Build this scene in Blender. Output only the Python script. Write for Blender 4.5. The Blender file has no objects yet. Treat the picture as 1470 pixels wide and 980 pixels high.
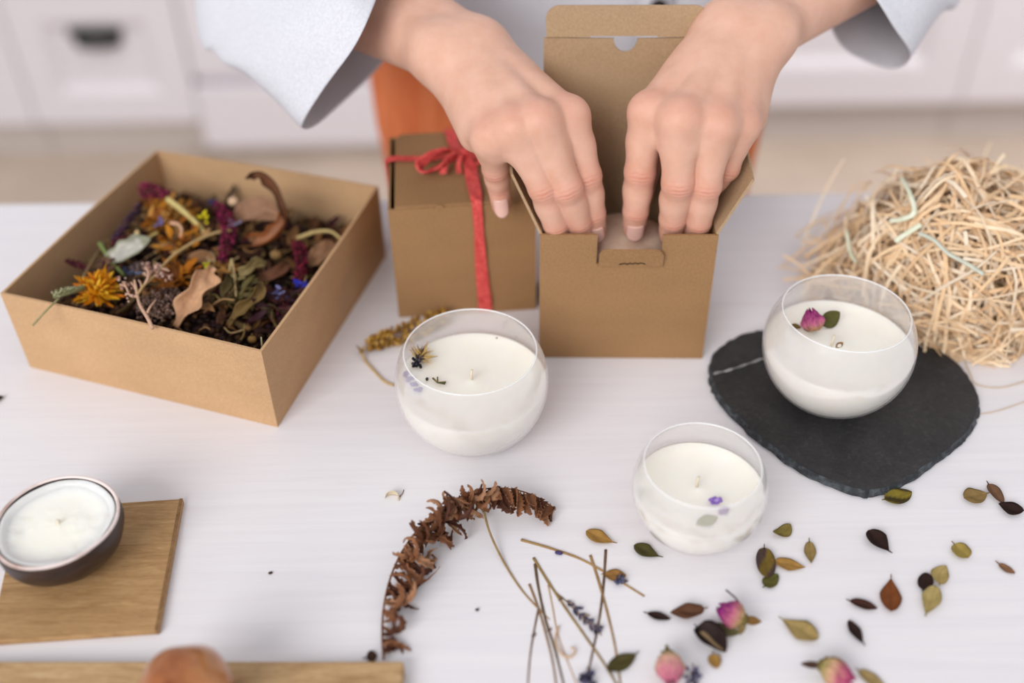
import bpy, bmesh, math, random
import numpy as np
from mathutils import Vector, Matrix, noise

random.seed(7)
rng = np.random.default_rng(7)
PI = math.pi
T = 0.75                       # height of the table top above the floor
COL = bpy.context.scene.collection

# ------------------------------------------------------------------ camera
FPX = 1500.0
PITCH = math.radians(39.7)
ROLL = math.radians(1.0)
CAM = Vector((0.0, 0.0, T + 0.41))
FWD = Vector((0, math.cos(PITCH), -math.sin(PITCH)))
UPV = Vector((0, math.sin(PITCH), math.cos(PITCH)))
RGT = Vector((1, 0, 0))


def ray(px, py):
    u = (px - 735) / FPX
    v = (py - 490) / FPX
    c, s = math.cos(ROLL), math.sin(ROLL)
    u, v = c * u - s * v, s * u + c * v
    return FWD + RGT * u - UPV * v


def at(px, py, h=0.0):
    """point of the place that lies h above the table top on the line of sight of a photo pixel"""
    d = ray(px, py)
    return CAM + d * ((T + h - CAM.z) / d.z)


def atd(px, py, D):
    return CAM + ray(px, py) * D


def pxm(P):
    """metres per photo pixel at a point"""
    return (Vector(P) - CAM).dot(FWD) / FPX


cam_data = bpy.data.cameras.new('camera')
cam = bpy.data.objects.new('camera', cam_data)
COL.objects.link(cam)
cx = RGT * math.cos(ROLL) - UPV * math.sin(ROLL)
cy = RGT * math.sin(ROLL) + UPV * math.cos(ROLL)
m = Matrix.Identity(4)
for i in range(3):
    m[i][0], m[i][1], m[i][2], m[i][3] = cx[i], cy[i], -FWD[i], CAM[i]
cam.matrix_world = m
cam_data.sensor_width = 36
cam_data.sensor_fit = 'HORIZONTAL'
cam_data.lens = FPX / 1470 * 36
cam_data.clip_start = 0.01
cam_data.dof.use_dof = True
cam_data.dof.focus_distance = 0.54
cam_data.dof.aperture_fstop = 2.5
bpy.context.scene.camera = cam


# ------------------------------------------------------------------ materials
def lin(c):
    return tuple((x / 255 / 12.92) if x / 255 <= 0.04045 else ((x / 255 + 0.055) / 1.055) ** 2.4 for x in c) + (1.0,)


def mat_base(name):
    mt = bpy.data.materials.new(name)
    mt.use_nodes = True
    nt = mt.node_tree
    return mt, nt, nt.nodes['Principled BSDF']


def N(nt, typ, **kw):
    n = nt.nodes.new(typ)
    for k, v in kw.items():
        if k in n.inputs:
            n.inputs[k].default_value = v
        else:
            setattr(n, k, v)
    return n


def noise_tex(nt, scale, detail=4, rough=0.6, stretch=(1, 1, 1), coord='Object', dist=0.0):
    tc = N(nt, 'ShaderNodeTexCoord')
    mp = N(nt, 'ShaderNodeMapping')
    mp.inputs['Scale'].default_value = stretch
    nt.links.new(tc.outputs[coord], mp.inputs['Vector'])
    nz = N(nt, 'ShaderNodeTexNoise')
    nz.inputs['Scale'].default_value = scale
    nz.inputs['Detail'].default_value = detail
    nz.inputs['Roughness'].default_value = rough
    nz.inputs['Distortion'].default_value = dist
    nt.links.new(mp.outputs[0], nz.inputs['Vector'])
    return nz


def ramp(nt, fac, stops):
    r = N(nt, 'ShaderNodeValToRGB')
    el = r.color_ramp.elements
    while len(el) < len(stops):
        el.new(0.5)
    for e, (p, c) in zip(el, stops):
        e.position = p
        e.color = c
    nt.links.new(fac, r.inputs[0])
    return r


def mixc(nt, a, b, fac, mode='MIX'):
    mx = N(nt, 'ShaderNodeMix')
    mx.data_type = 'RGBA'
    mx.blend_type = mode
    for sock, v in ((mx.inputs[0], fac), (mx.inputs[6], a), (mx.inputs[7], b)):
        if hasattr(v, 'is_output'):
            nt.links.new(v, sock)
        else:
            sock.default_value = v
    return mx.outputs[2]


def bump(nt, bs, height, strength, dist=0.001):
    b = N(nt, 'ShaderNodeBump')
    b.inputs['Strength'].default_value = strength
    b.inputs['Distance'].default_value = dist
    nt.links.new(height, b.inputs['Height'])
    nt.links.new(b.outputs[0], bs.inputs['Normal'])


def noisy(name, c1, c2, scale=60, rough=0.6, stretch=(1, 1, 1), bmp=0.0, detail=4, lo=0.35, hi=0.65, coord='Object',
          spec=0.5, dist=0.0, bdist=0.001, trans=0.0):
    mt, nt, bs = mat_base(name)
    nz = noise_tex(nt, scale, detail, 0.6, stretch, coord, dist)
    r = ramp(nt, nz.outputs[0], [(lo, lin(c1)), (hi, lin(c2))])
    nt.links.new(r.outputs[0], bs.inputs['Base Color'])
    bs.inputs['Roughness'].default_value = rough
    bs.inputs['Specular IOR Level'].default_value = spec
    if bmp:
        bump(nt, bs, nz.outputs[0], bmp, bdist)
    return mt


def attr_mat(name, attr='Col', rough=0.6, scale=400, amt=0.25, spec=0.4):
    """colour per vertex (what the petal or leaf itself is coloured) with a little procedural mottling"""
    mt, nt, bs = mat_base(name)
    a = N(nt, 'ShaderNodeAttribute')
    a.attribute_name = attr
    nz = noise_tex(nt, scale, 3)
    r = ramp(nt, nz.outputs[0], [(0.3, (1 - amt, 1 - amt, 1 - amt, 1)), (0.7, (1, 1, 1, 1))])
    nt.links.new(mixc(nt, a.outputs['Color'], r.outputs[0], 1.0, 'MULTIPLY'), bs.inputs['Base Color'])
    bs.inputs['Roughness'].default_value = rough
    bs.inputs['Specular IOR Level'].default_value = spec
    bump(nt, bs, nz.outputs[0], 0.25, 0.0006)
    return mt


def objcol_mat(name, rough=0.55, scale=250, amt=0.35, spec=0.35):
    """colour of the individual object (Object Info) with veining"""
    mt, nt, bs = mat_base(name)
    oi = N(nt, 'ShaderNodeObjectInfo')
    nz = noise_tex(nt, scale, 4, 0.65, (1, 1, 1))
    r = ramp(nt, nz.outputs[0], [(0.3, (1 - amt, 1 - amt, 1 - amt, 1)), (0.68, (1.08, 1.05, 1.0, 1))])
    nt.links.new(mixc(nt, oi.outputs['Color'], r.outputs[0], 1.0, 'MULTIPLY'), bs.inputs['Base Color'])
    bs.inputs['Roughness'].default_value = rough
    bs.inputs['Specular IOR Level'].default_value = spec
    bump(nt, bs, nz.outputs[0], 0.35, 0.0008)
    return mt


def kraft(name, c1, c2, mottle=0.10):
    mt, nt, bs = mat_base(name)
    fine = noise_tex(nt, 900, 3, 0.7, (1, 1, 1))
    big = noise_tex(nt, 26, 3, 0.5, (1, 1, 2.2))
    r = ramp(nt, fine.outputs[0], [(0.25, lin(c1)), (0.75, lin(c2))])
    r2 = ramp(nt, big.outputs[0], [(0.3, (1 - mottle, 1 - mottle, 1 - mottle, 1)), (0.7, (1, 1, 1, 1))])
    nt.links.new(mixc(nt, r.outputs[0], r2.outputs[0], 1.0, 'MULTIPLY'), bs.inputs['Base Color'])
    bs.inputs['Roughness'].default_value = 0.75
    bs.inputs['Specular IOR Level'].default_value = 0.25
    bump(nt, bs, fine.outputs[0], 0.12, 0.0004)
    return mt


def plain(name, c, rough=0.5, spec=0.5, metal=0.0):
    return noisy(name, tuple(int(x * 0.96) for x in c), c, 80, rough, spec=spec)


M = {}
M['kraft_tray'] = kraft('kraft_tray_board', (188, 149, 110), (208, 170, 130))
M['kraft_box'] = kraft('kraft_corrugated_outside', (140, 104, 68), (170, 132, 93), 0.08)
M['kraft_in'] = kraft('kraft_corrugated_inside', (160, 132, 101), (184, 156, 124), 0.06)
M['kraft_edge'] = kraft('kraft_cut_edge', (150, 116, 78), (190, 156, 118))
M['slit_and_shade'] = plain('dark_slit_and_inner_shade', (38, 27, 18), 0.9, 0.1)  # near-black for the tab's slit and for shade painted on inner flaps
M['raffia'] = noisy('red_paper_raffia', (196, 52, 54), (236, 100, 92), 500, 0.6, (1, 1, 1), 0.4, bdist=0.0006)
M['wax'] = None
M['wick'] = plain('cotton_wick', (226, 214, 190), 0.8)
M['leaf'] = objcol_mat('dried_leaf')
M['petal'] = attr_mat('dried_petal', spec=0.18, rough=0.65)
M['stem'] = objcol_mat('dried_stem', 0.7, 300, 0.25)
M['fabric_white'] = noisy('white_linen', (204, 204, 211), (219, 219, 226), 700, 0.85, (1, 1, 1), 0.25, spec=0.15, bdist=0.0006)
M['orange_cloth'] = noisy('orange_skirt_cloth', (204, 112, 70), (220, 130, 86), 200, 0.85, (1, 1, 0.1), 0.2, spec=0.1)
M['cabinet'] = plain('cabinet_paint', (226, 220, 226), 0.4)
M['cabinet_gap'] = plain('cabinet_plinth', (196, 186, 180), 0.5)
M['handle'] = plain('dark_bronze', (44, 44, 40), 0.4)
M['floor'] = noisy('floor_tile', (190, 172, 156), (204, 186, 170), 4, 0.5)
M['wall'] = plain('wall_paint', (224, 220, 224), 0.7)
M['wood_light'] = None


# wax
def wax():
    mt, nt, bs = mat_base('cream_wax')
    nz = noise_tex(nt, 30, 3)
    r = ramp(nt, nz.outputs[0], [(0.3, lin((243, 238, 226))), (0.7, lin((249, 245, 236)))])
    nt.links.new(r.outputs[0], bs.inputs['Base Color'])
    bs.inputs['Roughness'].default_value = 0.35
    bs.inputs['Subsurface Weight'].default_value = 0.5
    bs.inputs['Subsurface Radius'].default_value = (1.0, 0.85, 0.6)
    bs.inputs['Subsurface Scale'].default_value = 0.006
    return mt


M['wax'] = wax()


def flaky_wax():
    mt = M['wax'].copy()
    mt.name = 'flaky_white_wax'
    nt = mt.node_tree
    bs = nt.nodes['Principled BSDF']
    nz = noise_tex(nt, 170, 5, 0.65)
    big = noise_tex(nt, 45, 2)
    r = ramp(nt, big.outputs[0], [(0.45, (0, 0, 0, 1)), (0.65, (1, 1, 1, 1))])
    h = mixc(nt, (0, 0, 0, 1), nz.outputs[0], r.outputs[0])
    bump(nt, bs, h, 0.6, 0.002)
    return mt


M['wax_flaky'] = flaky_wax()


def glass():
    """thin clear blown glass: mostly see-through, satin-frosted, mirror-like at grazing angles"""
    mt = bpy.data.materials.new('thin_frosted_glass')
    mt.use_nodes = True
    nt = mt.node_tree
    nt.nodes.clear()
    out = N(nt, 'ShaderNodeOutputMaterial')
    tr = N(nt, 'ShaderNodeBsdfTransparent')
    tr.inputs[0].default_value = (0.985, 0.98, 0.985, 1)
    gl = N(nt, 'ShaderNodeBsdfGlossy')
    gl.inputs['Roughness'].default_value = 0.14
    gl.inputs['Color'].default_value = (1, 1, 1, 1)
    df = N(nt, 'ShaderNodeBsdfDiffuse')
    df.inputs[0].default_value = (0.93, 0.92, 0.93, 1)
    lw = N(nt, 'ShaderNodeLayerWeight')
    lw.inputs['Blend'].default_value = 0.22
    m1 = N(nt, 'ShaderNodeMixShader')
    m2 = N(nt, 'ShaderNodeMixShader')
    nz = noise_tex(nt, 60, 2)
    r = ramp(nt, nz.outputs[0], [(0.0, (0.34, 0.34, 0.34, 1)), (1.0, (0.42, 0.42, 0.42, 1))])
    nt.links.new(r.outputs[0], m1.inputs[0])
    nt.links.new(tr.outputs[0], m1.inputs[1])
    tl = N(nt, 'ShaderNodeBsdfTranslucent')
    tl.inputs[0].default_value = (0.95, 0.94, 0.95, 1)
    m0 = N(nt, 'ShaderNodeMixShader')
    m0.inputs[0].default_value = 0.5
    nt.links.new(df.outputs[0], m0.inputs[1])
    nt.links.new(tl.outputs[0], m0.inputs[2])
    nt.links.new(m0.outputs[0], m1.inputs[2])
    mm = N(nt, 'ShaderNodeMath')
    mm.operation = 'MULTIPLY'
    mm.inputs[1].default_value = 0.75
    nt.links.new(lw.outputs['Facing'], mm.inputs[0])
    nt.links.new(mm.outputs[0], m2.inputs[0])
    nt.links.new(m1.outputs[0], m2.inputs[1])
    nt.links.new(gl.outputs[0], m2.inputs[2])
    nt.links.new(m2.outputs[0], out.inputs[0])
    return mt


M['glass'] = glass()


def table_paint():
    mt, nt, bs = mat_base('white_painted_wood')
    g = noise_tex(nt, 7, 6, 0.6, (1.2, 26, 1), dist=0.6)
    f = noise_tex(nt, 40, 4, 0.6, (1.0, 22, 1))
    b = noise_tex(nt, 5, 2, 0.5)
    r = ramp(nt, g.outputs[0], [(0.3, lin((226, 222, 226))), (0.62, lin((231, 228, 231)))])
    r2 = ramp(nt, f.outputs[0], [(0.25, (0.975, 0.972, 0.972, 1)), (0.45, (1, 1, 1, 1))])
    r3 = ramp(nt, b.outputs[0], [(0.35, (0.985, 0.975, 0.975, 1)), (0.65, (1, 1, 1, 1))])
    c = mixc(nt, r.outputs[0], r2.outputs[0], 1.0, 'MULTIPLY')
    c = mixc(nt, c, r3.outputs[0], 1.0, 'MULTIPLY')
    nt.links.new(c, bs.inputs['Base Color'])
    bs.inputs['Roughness'].default_value = 0.5
    bs.inputs['Specular IOR Level'].default_value = 0.3
    bump(nt, bs, f.outputs[0], 0.05, 0.0006)
    return mt


M['table'] = table_paint()


def wood(name, c1, c2, c3, stretch, scale=9):
    mt, nt, bs = mat_base(name)
    g = noise_tex(nt, scale, 7, 0.65, stretch, dist=1.2)
    f = noise_tex(nt, scale * 9, 3, 0.6, stretch)
    r = ramp(nt, g.outputs[0], [(0.28, lin(c1)), (0.5, lin(c2)), (0.72, lin(c3))])
    r2 = ramp(nt, f.outputs[0], [(0.3, (0.8, 0.78, 0.75, 1)), (0.6, (1, 1, 1, 1))])
    nt.links.new(mixc(nt, r.outputs[0], r2.outputs[0], 1.0, 'MULTIPLY'), bs.inputs['Base Color'])
    bs.inputs['Roughness'].default_value = 0.6
    bs.inputs['Specular IOR Level'].default_value = 0.3
    bump(nt, bs, f.outputs[0], 0.2, 0.0005)
    return mt


M['wood_board'] = wood('oak_board', (150, 112, 72), (178, 140, 96), (196, 160, 114), (3, 34, 10))
M['wood_edge'] = wood('oak_end_grain', (112, 82, 50), (138, 104, 68), (156, 122, 84), (20, 20, 20))
M['wood_long'] = wood('pale_oak_board', (150, 116, 78), (188, 154, 112), (206, 176, 136), (4, 30, 10), 8)


def slate():
    mt, nt, bs = mat_base('black_slate')
    nz = noise_tex(nt, 45, 8, 0.7, (1, 1, 1))
    fine = noise_tex(nt, 420, 5, 0.7)
    r = ramp(nt, nz.outputs[0], [(0.3, lin((37, 36, 37))), (0.7, lin((57, 55, 56)))])
    r2 = ramp(nt, fine.outputs[0], [(0.3, (0.75, 0.75, 0.77, 1)), (0.58, (1.0, 1.0, 1.0, 1)), (0.74, (2.0, 2.0, 2.05, 1))])
    c = mixc(nt, r.outputs[0], r2.outputs[0], 1.0, 'MULTIPLY')
    nt.links.new(c, bs.inputs['Base Color'])
    bs.inputs['Roughness'].default_value = 0.62
    bs.inputs['Specular IOR Level'].default_value = 0.35
    ad = N(nt, 'ShaderNodeMath')
    ad.operation = 'ADD'
    nt.links.new(nz.outputs[0], ad.inputs[0])
    nt.links.new(fine.outputs[0], ad.inputs[1])
    bump(nt, bs, ad.outputs[0], 0.5, 0.0012)
    return mt


M['slate'] = slate()
M['slate_edge'] = noisy('chipped_slate_edge', (34, 37, 41), (92, 100, 106), 190, 0.6, (1, 1, 1), 0.8, 6, 0.45, 0.82, bdist=0.003)
M['slate_vein'] = noisy('pale_slate_vein', (120, 120, 122), (168, 168, 168), 300, 0.7)
M['shell'] = noisy('dark_brown_shell', (34, 24, 22), (62, 44, 38), 60, 0.4, (1, 1, 4), 0.4)
M['shell_rim'] = noisy('brown_rim', (150, 104, 82), (232, 216, 212), 22, 0.45, lo=.3, hi=.5)
M['woodwool'] = None
M['strip_green'] = noisy('pale_green_strip', (212, 216, 188), (232, 234, 212), 200, 0.6)
M['amber'] = noisy('amber_glaze', (128, 58, 10), (206, 142, 84), 34, 0.22, lo=0.3, hi=0.7)
M['amber'].node_tree.nodes['Principled BSDF'].inputs['Coat Weight'].default_value = 0.4
M['parcel'] = noisy('pale_tissue_wrap', (206, 174, 152), (224, 196, 174), 90, 0.8, (1, 1, 1), 0.5, bdist=0.002)
M['button'] = plain('dark_shell_button', (42, 34, 32), 0.25)
M['nail'] = plain('fingernail', (230, 184, 170), 0.2)


def woodwool():
    mt, nt, bs = mat_base('wood_wool')
    a = N(nt, 'ShaderNodeAttribute')
    a.attribute_name = 'Col'
    nz = noise_tex(nt, 300, 3, 0.6, (1, 1, 1))
    r = ramp(nt, nz.outputs[0], [(0.3, (0.88, 0.86, 0.84, 1)), (0.7, (1, 1, 1, 1))])
    c = mixc(nt, a.outputs['Color'], r.outputs[0], 1.0, 'MULTIPLY')
    nt.links.new(c, bs.inputs['Base Color'])
    bs.inputs['Roughness'].default_value = 0.6
    bs.inputs['Specular IOR Level'].default_value = 0.25
    return mt


M['woodwool'] = woodwool()


def skin():
    mt, nt, bs = mat_base('skin')
    a = N(nt, 'ShaderNodeAttribute')
    a.attribute_name = 'flush'
    nz = noise_tex(nt, 90, 4)
    fine = noise_tex(nt, 900, 4, 0.7)
    r = ramp(nt, nz.outputs[0], [(0.3, lin((212, 164, 141))), (0.7, lin((222, 177, 156)))])
    c = mixc(nt, r.outputs[0], lin((196, 106, 86)), a.outputs['Fac'])
    nt.links.new(c, bs.inputs['Base Color'])
    bs.inputs['Roughness'].default_value = 0.48
    bs.inputs['Specular IOR Level'].default_value = 0.35
    bs.inputs['Subsurface Weight'].default_value = 0.25
    bs.inputs['Subsurface Radius'].default_value = (1.0, 0.35, 0.2)
    bs.inputs['Subsurface Scale'].default_value = 0.004
    bump(nt, bs, fine.outputs[0], 0.10, 0.0006)
    return mt


M['skin'] = skin()


# ------------------------------------------------------------------ mesh builder
class MB:
    def __init__(self):
        self.v = []
        self.f = []
        self.c = []
        self.col = (1, 1, 1, 1)

    def add(self, verts, faces, cols=None):
        o = len(self.v)
        self.v += [tuple(p) for p in verts]
        self.f += [tuple(i + o for i in f) for f in faces]
        self.c += list(cols) if cols is not None else [self.col] * len(verts)

    def grid(self, P, nu, nv, cols=None, closeu=False):
        """P: nu*nv points row-major (u outer)"""
        F = []
        for i in range(nu if closeu else nu - 1):
            for j in range(nv - 1):
                a = i * nv + j
                b = ((i + 1) % nu) * nv + j
                F.append((a, b, b + 1, a + 1))
        self.add(P, F, cols)

    def tube(self, pts, rad, n=8, cap=True):
        pts = [Vector(p) for p in pts]
        k = len(pts)
        if not hasattr(rad, '__len__'):
            rad = [rad] * k
        ref = Vector((0.31, 0.17, 0.93))
        V = []
        prev = None
        for i, p in enumerate(pts):
            t = (pts[min(i + 1, k - 1)] - pts[max(i - 1, 0)])
            t = t.normalized() if t.length > 1e-9 else Vector((0, 0, 1))
            if prev is None:
                s = t.cross(ref)
                if s.length < 1e-3:
                    s = t.cross(Vector((1, 0, 0)))
            else:
                s = prev - t * prev.dot(t)
                if s.length < 1e-6:
                    s = t.cross(ref)
            s.normalize()
            prev = s
            b = t.cross(s)
            for j in range(n):
                a = 2 * PI * j / n
                V.append(p + (s * math.cos(a) + b * math.sin(a)) * rad[i])
        F = []
        for i in range(k - 1):
            for j in range(n):
                F.append((i * n + j, i * n + (j + 1) % n, (i + 1) * n + (j + 1) % n, (i + 1) * n + j))
        if cap:
            F.append(tuple(range(n - 1, -1, -1)))
            F.append(tuple((k - 1) * n + j for j in range(n)))
        self.add(V, F)

    def lathe(self, prof, n=48, origin=(0, 0, 0), close=False, wob=None):
        V = []
        k = len(prof)
        for i in range(n):
            a = 2 * PI * i / n
            for (r, z) in prof:
                w = wob(a, z) if wob else 0
                V.append((origin[0] + (r + w) * math.cos(a), origin[1] + (r + w) * math.sin(a), origin[2] + z))
        F = []
        for i in range(n):
            for j in range(k - 1):
                F.append((i * k + j, ((i + 1) % n) * k + j, ((i + 1) % n) * k + j + 1, i * k + j + 1))
            if close:
                F.append((i * k + k - 1, ((i + 1) % n) * k + k - 1, ((i + 1) % n) * k, i * k))
        self.add(V, F)

    def ellipsoid(self, c, r, R=None, nu=10, nv=7, cols=None):
        c = Vector(c)
        V = []
        for i in range(nu):
            a = 2 * PI * i / nu
            for j in range(nv):
                b = PI * j / (nv - 1) - PI / 2
                p = Vector((r[0] * math.cos(a) * math.cos(b), r[1] * math.sin(a) * math.cos(b), r[2] * math.sin(b)))
                if R is not None:
                    p = R @ p
                V.append(c + p)
        F = []
        for i in range(nu):
            for j in range(nv - 1):
                a0 = i * nv + j
                b0 = ((i + 1) % nu) * nv + j
                F.append((a0, b0, b0 + 1, a0 + 1))
        self.add(V, F, cols)

    def box(self, lo, hi):
        x0, y0, z0 = lo
        x1, y1, z1 = hi
        V = [(x0, y0, z0), (x1, y0, z0), (x1, y1, z0), (x0, y1, z0), (x0, y0, z1), (x1, y0, z1), (x1, y1, z1), (x0, y1, z1)]
        F = [(3, 2, 1, 0), (4, 5, 6, 7), (0, 1, 5, 4), (1, 2, 6, 5), (2, 3, 7, 6), (3, 0, 4, 7)]
        self.add(V, F)

    def plate(self, outline, origin, ux, uy, th, nrm=None):
        """flat board with the given 2-D outline (counter-clockwise about ux x uy), th thick behind its front face"""
        origin, ux, uy = Vector(origin), Vector(ux).normalized(), Vector(uy).normalized()
        n = ux.cross(uy).normalized()
        k = len(outline)
        V = [origin + ux * a + uy * b for a, b in outline] + [origin + ux * a + uy * b - n * th for a, b in outline]
        F = [tuple(range(k)), tuple(range(2 * k - 1, k - 1, -1))]
        for i in range(k):
            j = (i + 1) % k
            F.append((j, i, k + i, k + j))
        self.add(V, F)

    def build(self, name, mat, parent=None, origin=None, smooth=True, auto=None):
        me = bpy.data.meshes.new(name)
        o = Vector(origin) if origin is not None else Vector((0, 0, 0))
        me.from_pydata([(p[0] - o.x, p[1] - o.y, p[2] - o.z) for p in self.v], [], self.f)
        me.update()
        bm = bmesh.new()
        bm.from_mesh(me)
        bmesh.ops.recalc_face_normals(bm, faces=bm.faces)
        bm.to_mesh(me)
        bm.free()
        ca = me.color_attributes.new('Col', 'FLOAT_COLOR', 'POINT')
        flat = np.array(self.c, dtype=np.float32)
        if flat.shape[1] == 3:
            flat = np.concatenate([flat, np.ones((len(flat), 1), np.float32)], 1)
        ca.data.foreach_set('color', flat.ravel())
        if isinstance(mat, (list, tuple)):
            for x in mat:
                me.materials.append(x)
        else:
            me.materials.append(mat)
        if smooth:
            me.polygons.foreach_set('use_smooth', [True] * len(me.polygons))
        ob = bpy.data.objects.new(name, me)
        COL.objects.link(ob)
        if parent is not None:
            ob.parent = parent
        elif origin is not None:
            ob.location = o
        if smooth and auto:
            for e in me.edges:
                pass
            bm = bmesh.new()
            bm.from_mesh(me)
            for e in bm.edges:
                if len(e.link_faces) == 2 and e.calc_face_angle(0) > math.radians(auto):
                    e.smooth = False
            bm.to_mesh(me)
            bm.free()
        return ob


def bevel(o, w, seg=2, ang=30):
    md = o.modifiers.new('bevel', 'BEVEL')
    md.width = w
    md.segments = seg
    md.limit_method = 'ANGLE'
    md.angle_limit = math.radians(ang)
    return o


def solid(o, th, off=0.0):
    md = o.modifiers.new('solidify', 'SOLIDIFY')
    md.thickness = th
    md.offset = off
    return o


def subsurf(o, n=1):
    md = o.modifiers.new('subsurf', 'SUBSURF')
    md.levels = n
    md.render_levels = n
    return o


def tag(o, label, cat, group=None, kind=None):
    if label:
        o['label'] = label
    if cat:
        o['category'] = cat
    if group:
        o['group'] = group
    if kind:
        o['kind'] = kind
    return o


def thing(name, loc, label, cat, group=None, rotz=0.0):
    o = bpy.data.objects.new(name, None)
    o.empty_display_size = 0.01
    COL.objects.link(o)
    o.location = loc
    o.rotation_euler = (0, 0, rotz)
    return tag(o, label, cat, group)


def struct(o):
    o['kind'] = 'structure'
    return o


def crom(P, n):
    """Catmull-Rom through points, n samples per span"""
    P = [Vector(p) for p in P]
    Q = [P[0] * 2 - P[1]] + P + [P[-1] * 2 - P[-2]]
    out = []
    for i in range(1, len(Q) - 2):
        for k in range(n):
            t = k / n
            a, b, c, d = Q[i - 1], Q[i], Q[i + 1], Q[i + 2]
            out.append(0.5 * ((2 * b) + (c - a) * t + (2 * a - 5 * b + 4 * c - d) * t * t + (3 * b - a - 3 * c + d) * t ** 3))
    out.append(P[-1])
    return out


def frame(axis, up=(0, 0, 1)):
    """rotation matrix whose local X is axis"""
    x = Vector(axis).normalized()
    u = Vector(up)
    z = u - x * u.dot(x)
    if z.length < 1e-6:
        z = Vector((1, 0, 0)) - x * x.x
    z.normalize()
    y = z.cross(x)
    return Matrix((x, y, z)).transposed()


def shade(c, k):
    return tuple(min(1.0, x * k) for x in c[:3]) + (1.0,)
# ================================================================== the setting
b = MB(); b.box((-3.2, -1.2, -0.05), (3.2, 2.75, 0.0))
struct(b.build('floor', M['floor'], smooth=False))
b = MB(); b.box((-3.2, 2.72, 0.0), (3.2, 2.80, 2.6))
struct(b.build('wall_back', M['wall'], smooth=False))

CAB_Y = 2.05                   # front plane of the kitchen units


def cab_unit(x0, x1, label, drawers, z0=0.105, frame_w=0.085):
    """floor unit: carcass, plinth, framed fronts (each a part with its recessed panel), cup handles"""
    t = thing('kitchen_cabinet', ((x0 + x1) / 2, CAB_Y, 0), label, 'cabinet', 'white kitchen floor units')
    o = Vector(((x0 + x1) / 2, CAB_Y, 0))
    b = MB(); b.box((x0 + .001, CAB_Y + .02, 0.10), (x1 - .001, CAB_Y + .58, 0.88)); b.build('carcass', M['cabinet'], t, o, False)
    b = MB(); b.box((x0 + .001, CAB_Y + .035, 0.0), (x1 - .001, CAB_Y + .055, 0.10)); b.build('plinth', M['cabinet_gap'], t, o, False)
    for (a0, a1, h0, h1, kind) in drawers:
        b = MB()
        xa, xb = x0 + (x1 - x0) * a0 + .0015, x0 + (x1 - x0) * a1 - .0015
        za, zb = h0 + .003, h1 - .003
        f = frame_w
        for lo, hi in (((xa, za), (xa + f, zb)), ((xb - f, za), (xb, zb)), ((xa + f, za), (xb - f, za + f)), ((xa + f, zb - f), (xb - f, zb))):
            b.box((lo[0], CAB_Y, lo[1]), (hi[0], CAB_Y + .02, hi[1]))
        # bevelled inner moulding and recessed panel
        xi0, xi1, zi0, zi1 = xa + f, xb - f, za + f, zb - f
        g = 0.022
        P = [(xi0, CAB_Y, zi0), (xi1, CAB_Y, zi0), (xi1, CAB_Y, zi1), (xi0, CAB_Y, zi1),
             (xi0 + g, CAB_Y + .014, zi0 + g), (xi1 - g, CAB_Y + .014, zi0 + g), (xi1 - g, CAB_Y + .014, zi1 - g), (xi0 + g, CAB_Y + .014, zi1 - g)]
        b.add(P, [(0, 1, 5, 4), (1, 2, 6, 5), (2, 3, 7, 6), (3, 0, 4, 7), (4, 5, 6, 7)])
        d = b.build('drawer' if kind == 'drawer' else 'door', M['cabinet'], t, o, False)
        if kind == 'drawer':
            hx, hz = (xa + xb) / 2, .268
            hb = MB()
            prof = []
            P = []
            nu, nv = 13, 7
            for i in range(nu):
                a = PI * i / (nu - 1)
                for j in range(nv):
                    q = PI / 2 * j / (nv - 1)
                    P.append((hx + .048 * math.cos(a), CAB_Y + .012 - .032 * math.sin(a) * math.cos(q) - .001, hz + .026 * math.sin(q) * (0.4 + .6 * math.sin(a))))
            hb.grid(P, nu, nv)
            hb.box((hx - .052, CAB_Y - .002, hz + .020), (hx + .052, CAB_Y + .012, hz + .032))
            solid(hb.build('handle', M['handle'], d, o, True), .003)
    return t


cab_unit(-1.62, -1.019, 'white kitchen unit at the far left edge, beside the unit with a dark cup handle', [(0, 1, .088, .388, 'door'), (0, 1, .388, .88, 'door')])
cab_unit(-1.018, -0.664, 'white kitchen unit whose framed drawer has a dark cup handle', [(0, 1, .088, .388, 'drawer'), (0, 1, .388, .88, 'door')], frame_w=.066)
# flat fronted appliance between the units
t = thing('dishwasher', (-0.36, CAB_Y, 0), 'plain white flat-fronted appliance behind the sleeve, between the framed kitchen units', 'dishwasher')
o = Vector((-0.36, CAB_Y, 0))
b = MB(); b.box((-.660, CAB_Y + .02, .03), (-.055, CAB_Y + .58, .88)); b.build('body', M['cabinet'], t, o, False)
b = MB(); b.box((-.661, CAB_Y - .012, .033), (-.058, CAB_Y + .02, .176)); bevel(b.build('door', M['cabinet'], t, o, False), .006)
b = MB(); b.box((-.661, CAB_Y - .004, .196), (-.058, CAB_Y + .02, .60)); bevel(b.build('door', M['cabinet'], t, o, False), .006)
b = MB(); b.box((-.652, CAB_Y - .004, .615), (-.058, CAB_Y + .02, .88)); bevel(b.build('door', M['cabinet'], t, o, False), .006)
b = MB(); b.box((-.65, CAB_Y + .02, 0.0), (-.06, CAB_Y + .05, .03)); b.build('plinth', M['cabinet_gap'], t, o, False)
cab_unit(-0.053, 0.447, 'white kitchen unit hidden for the most part behind the person', [(0, 1, .12, .88, 'door')])
cab_unit(0.448, 0.969, 'white framed kitchen unit behind the heap of wood wool', [(0, 1, .102, .88, 'door')])
cab_unit(0.970, 1.56, 'white framed kitchen unit in the far right corner', [(0, 1, .102, .88, 'door')])
b = MB(); b.box((-1.64, CAB_Y - .03, .882), (1.58, CAB_Y + .62, .92))
tag(bevel(b.build('worktop', M['cabinet_gap'], origin=(0, CAB_Y, .882), smooth=False), .004), 'pale worktop running along the top of the kitchen units', 'worktop')

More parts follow.
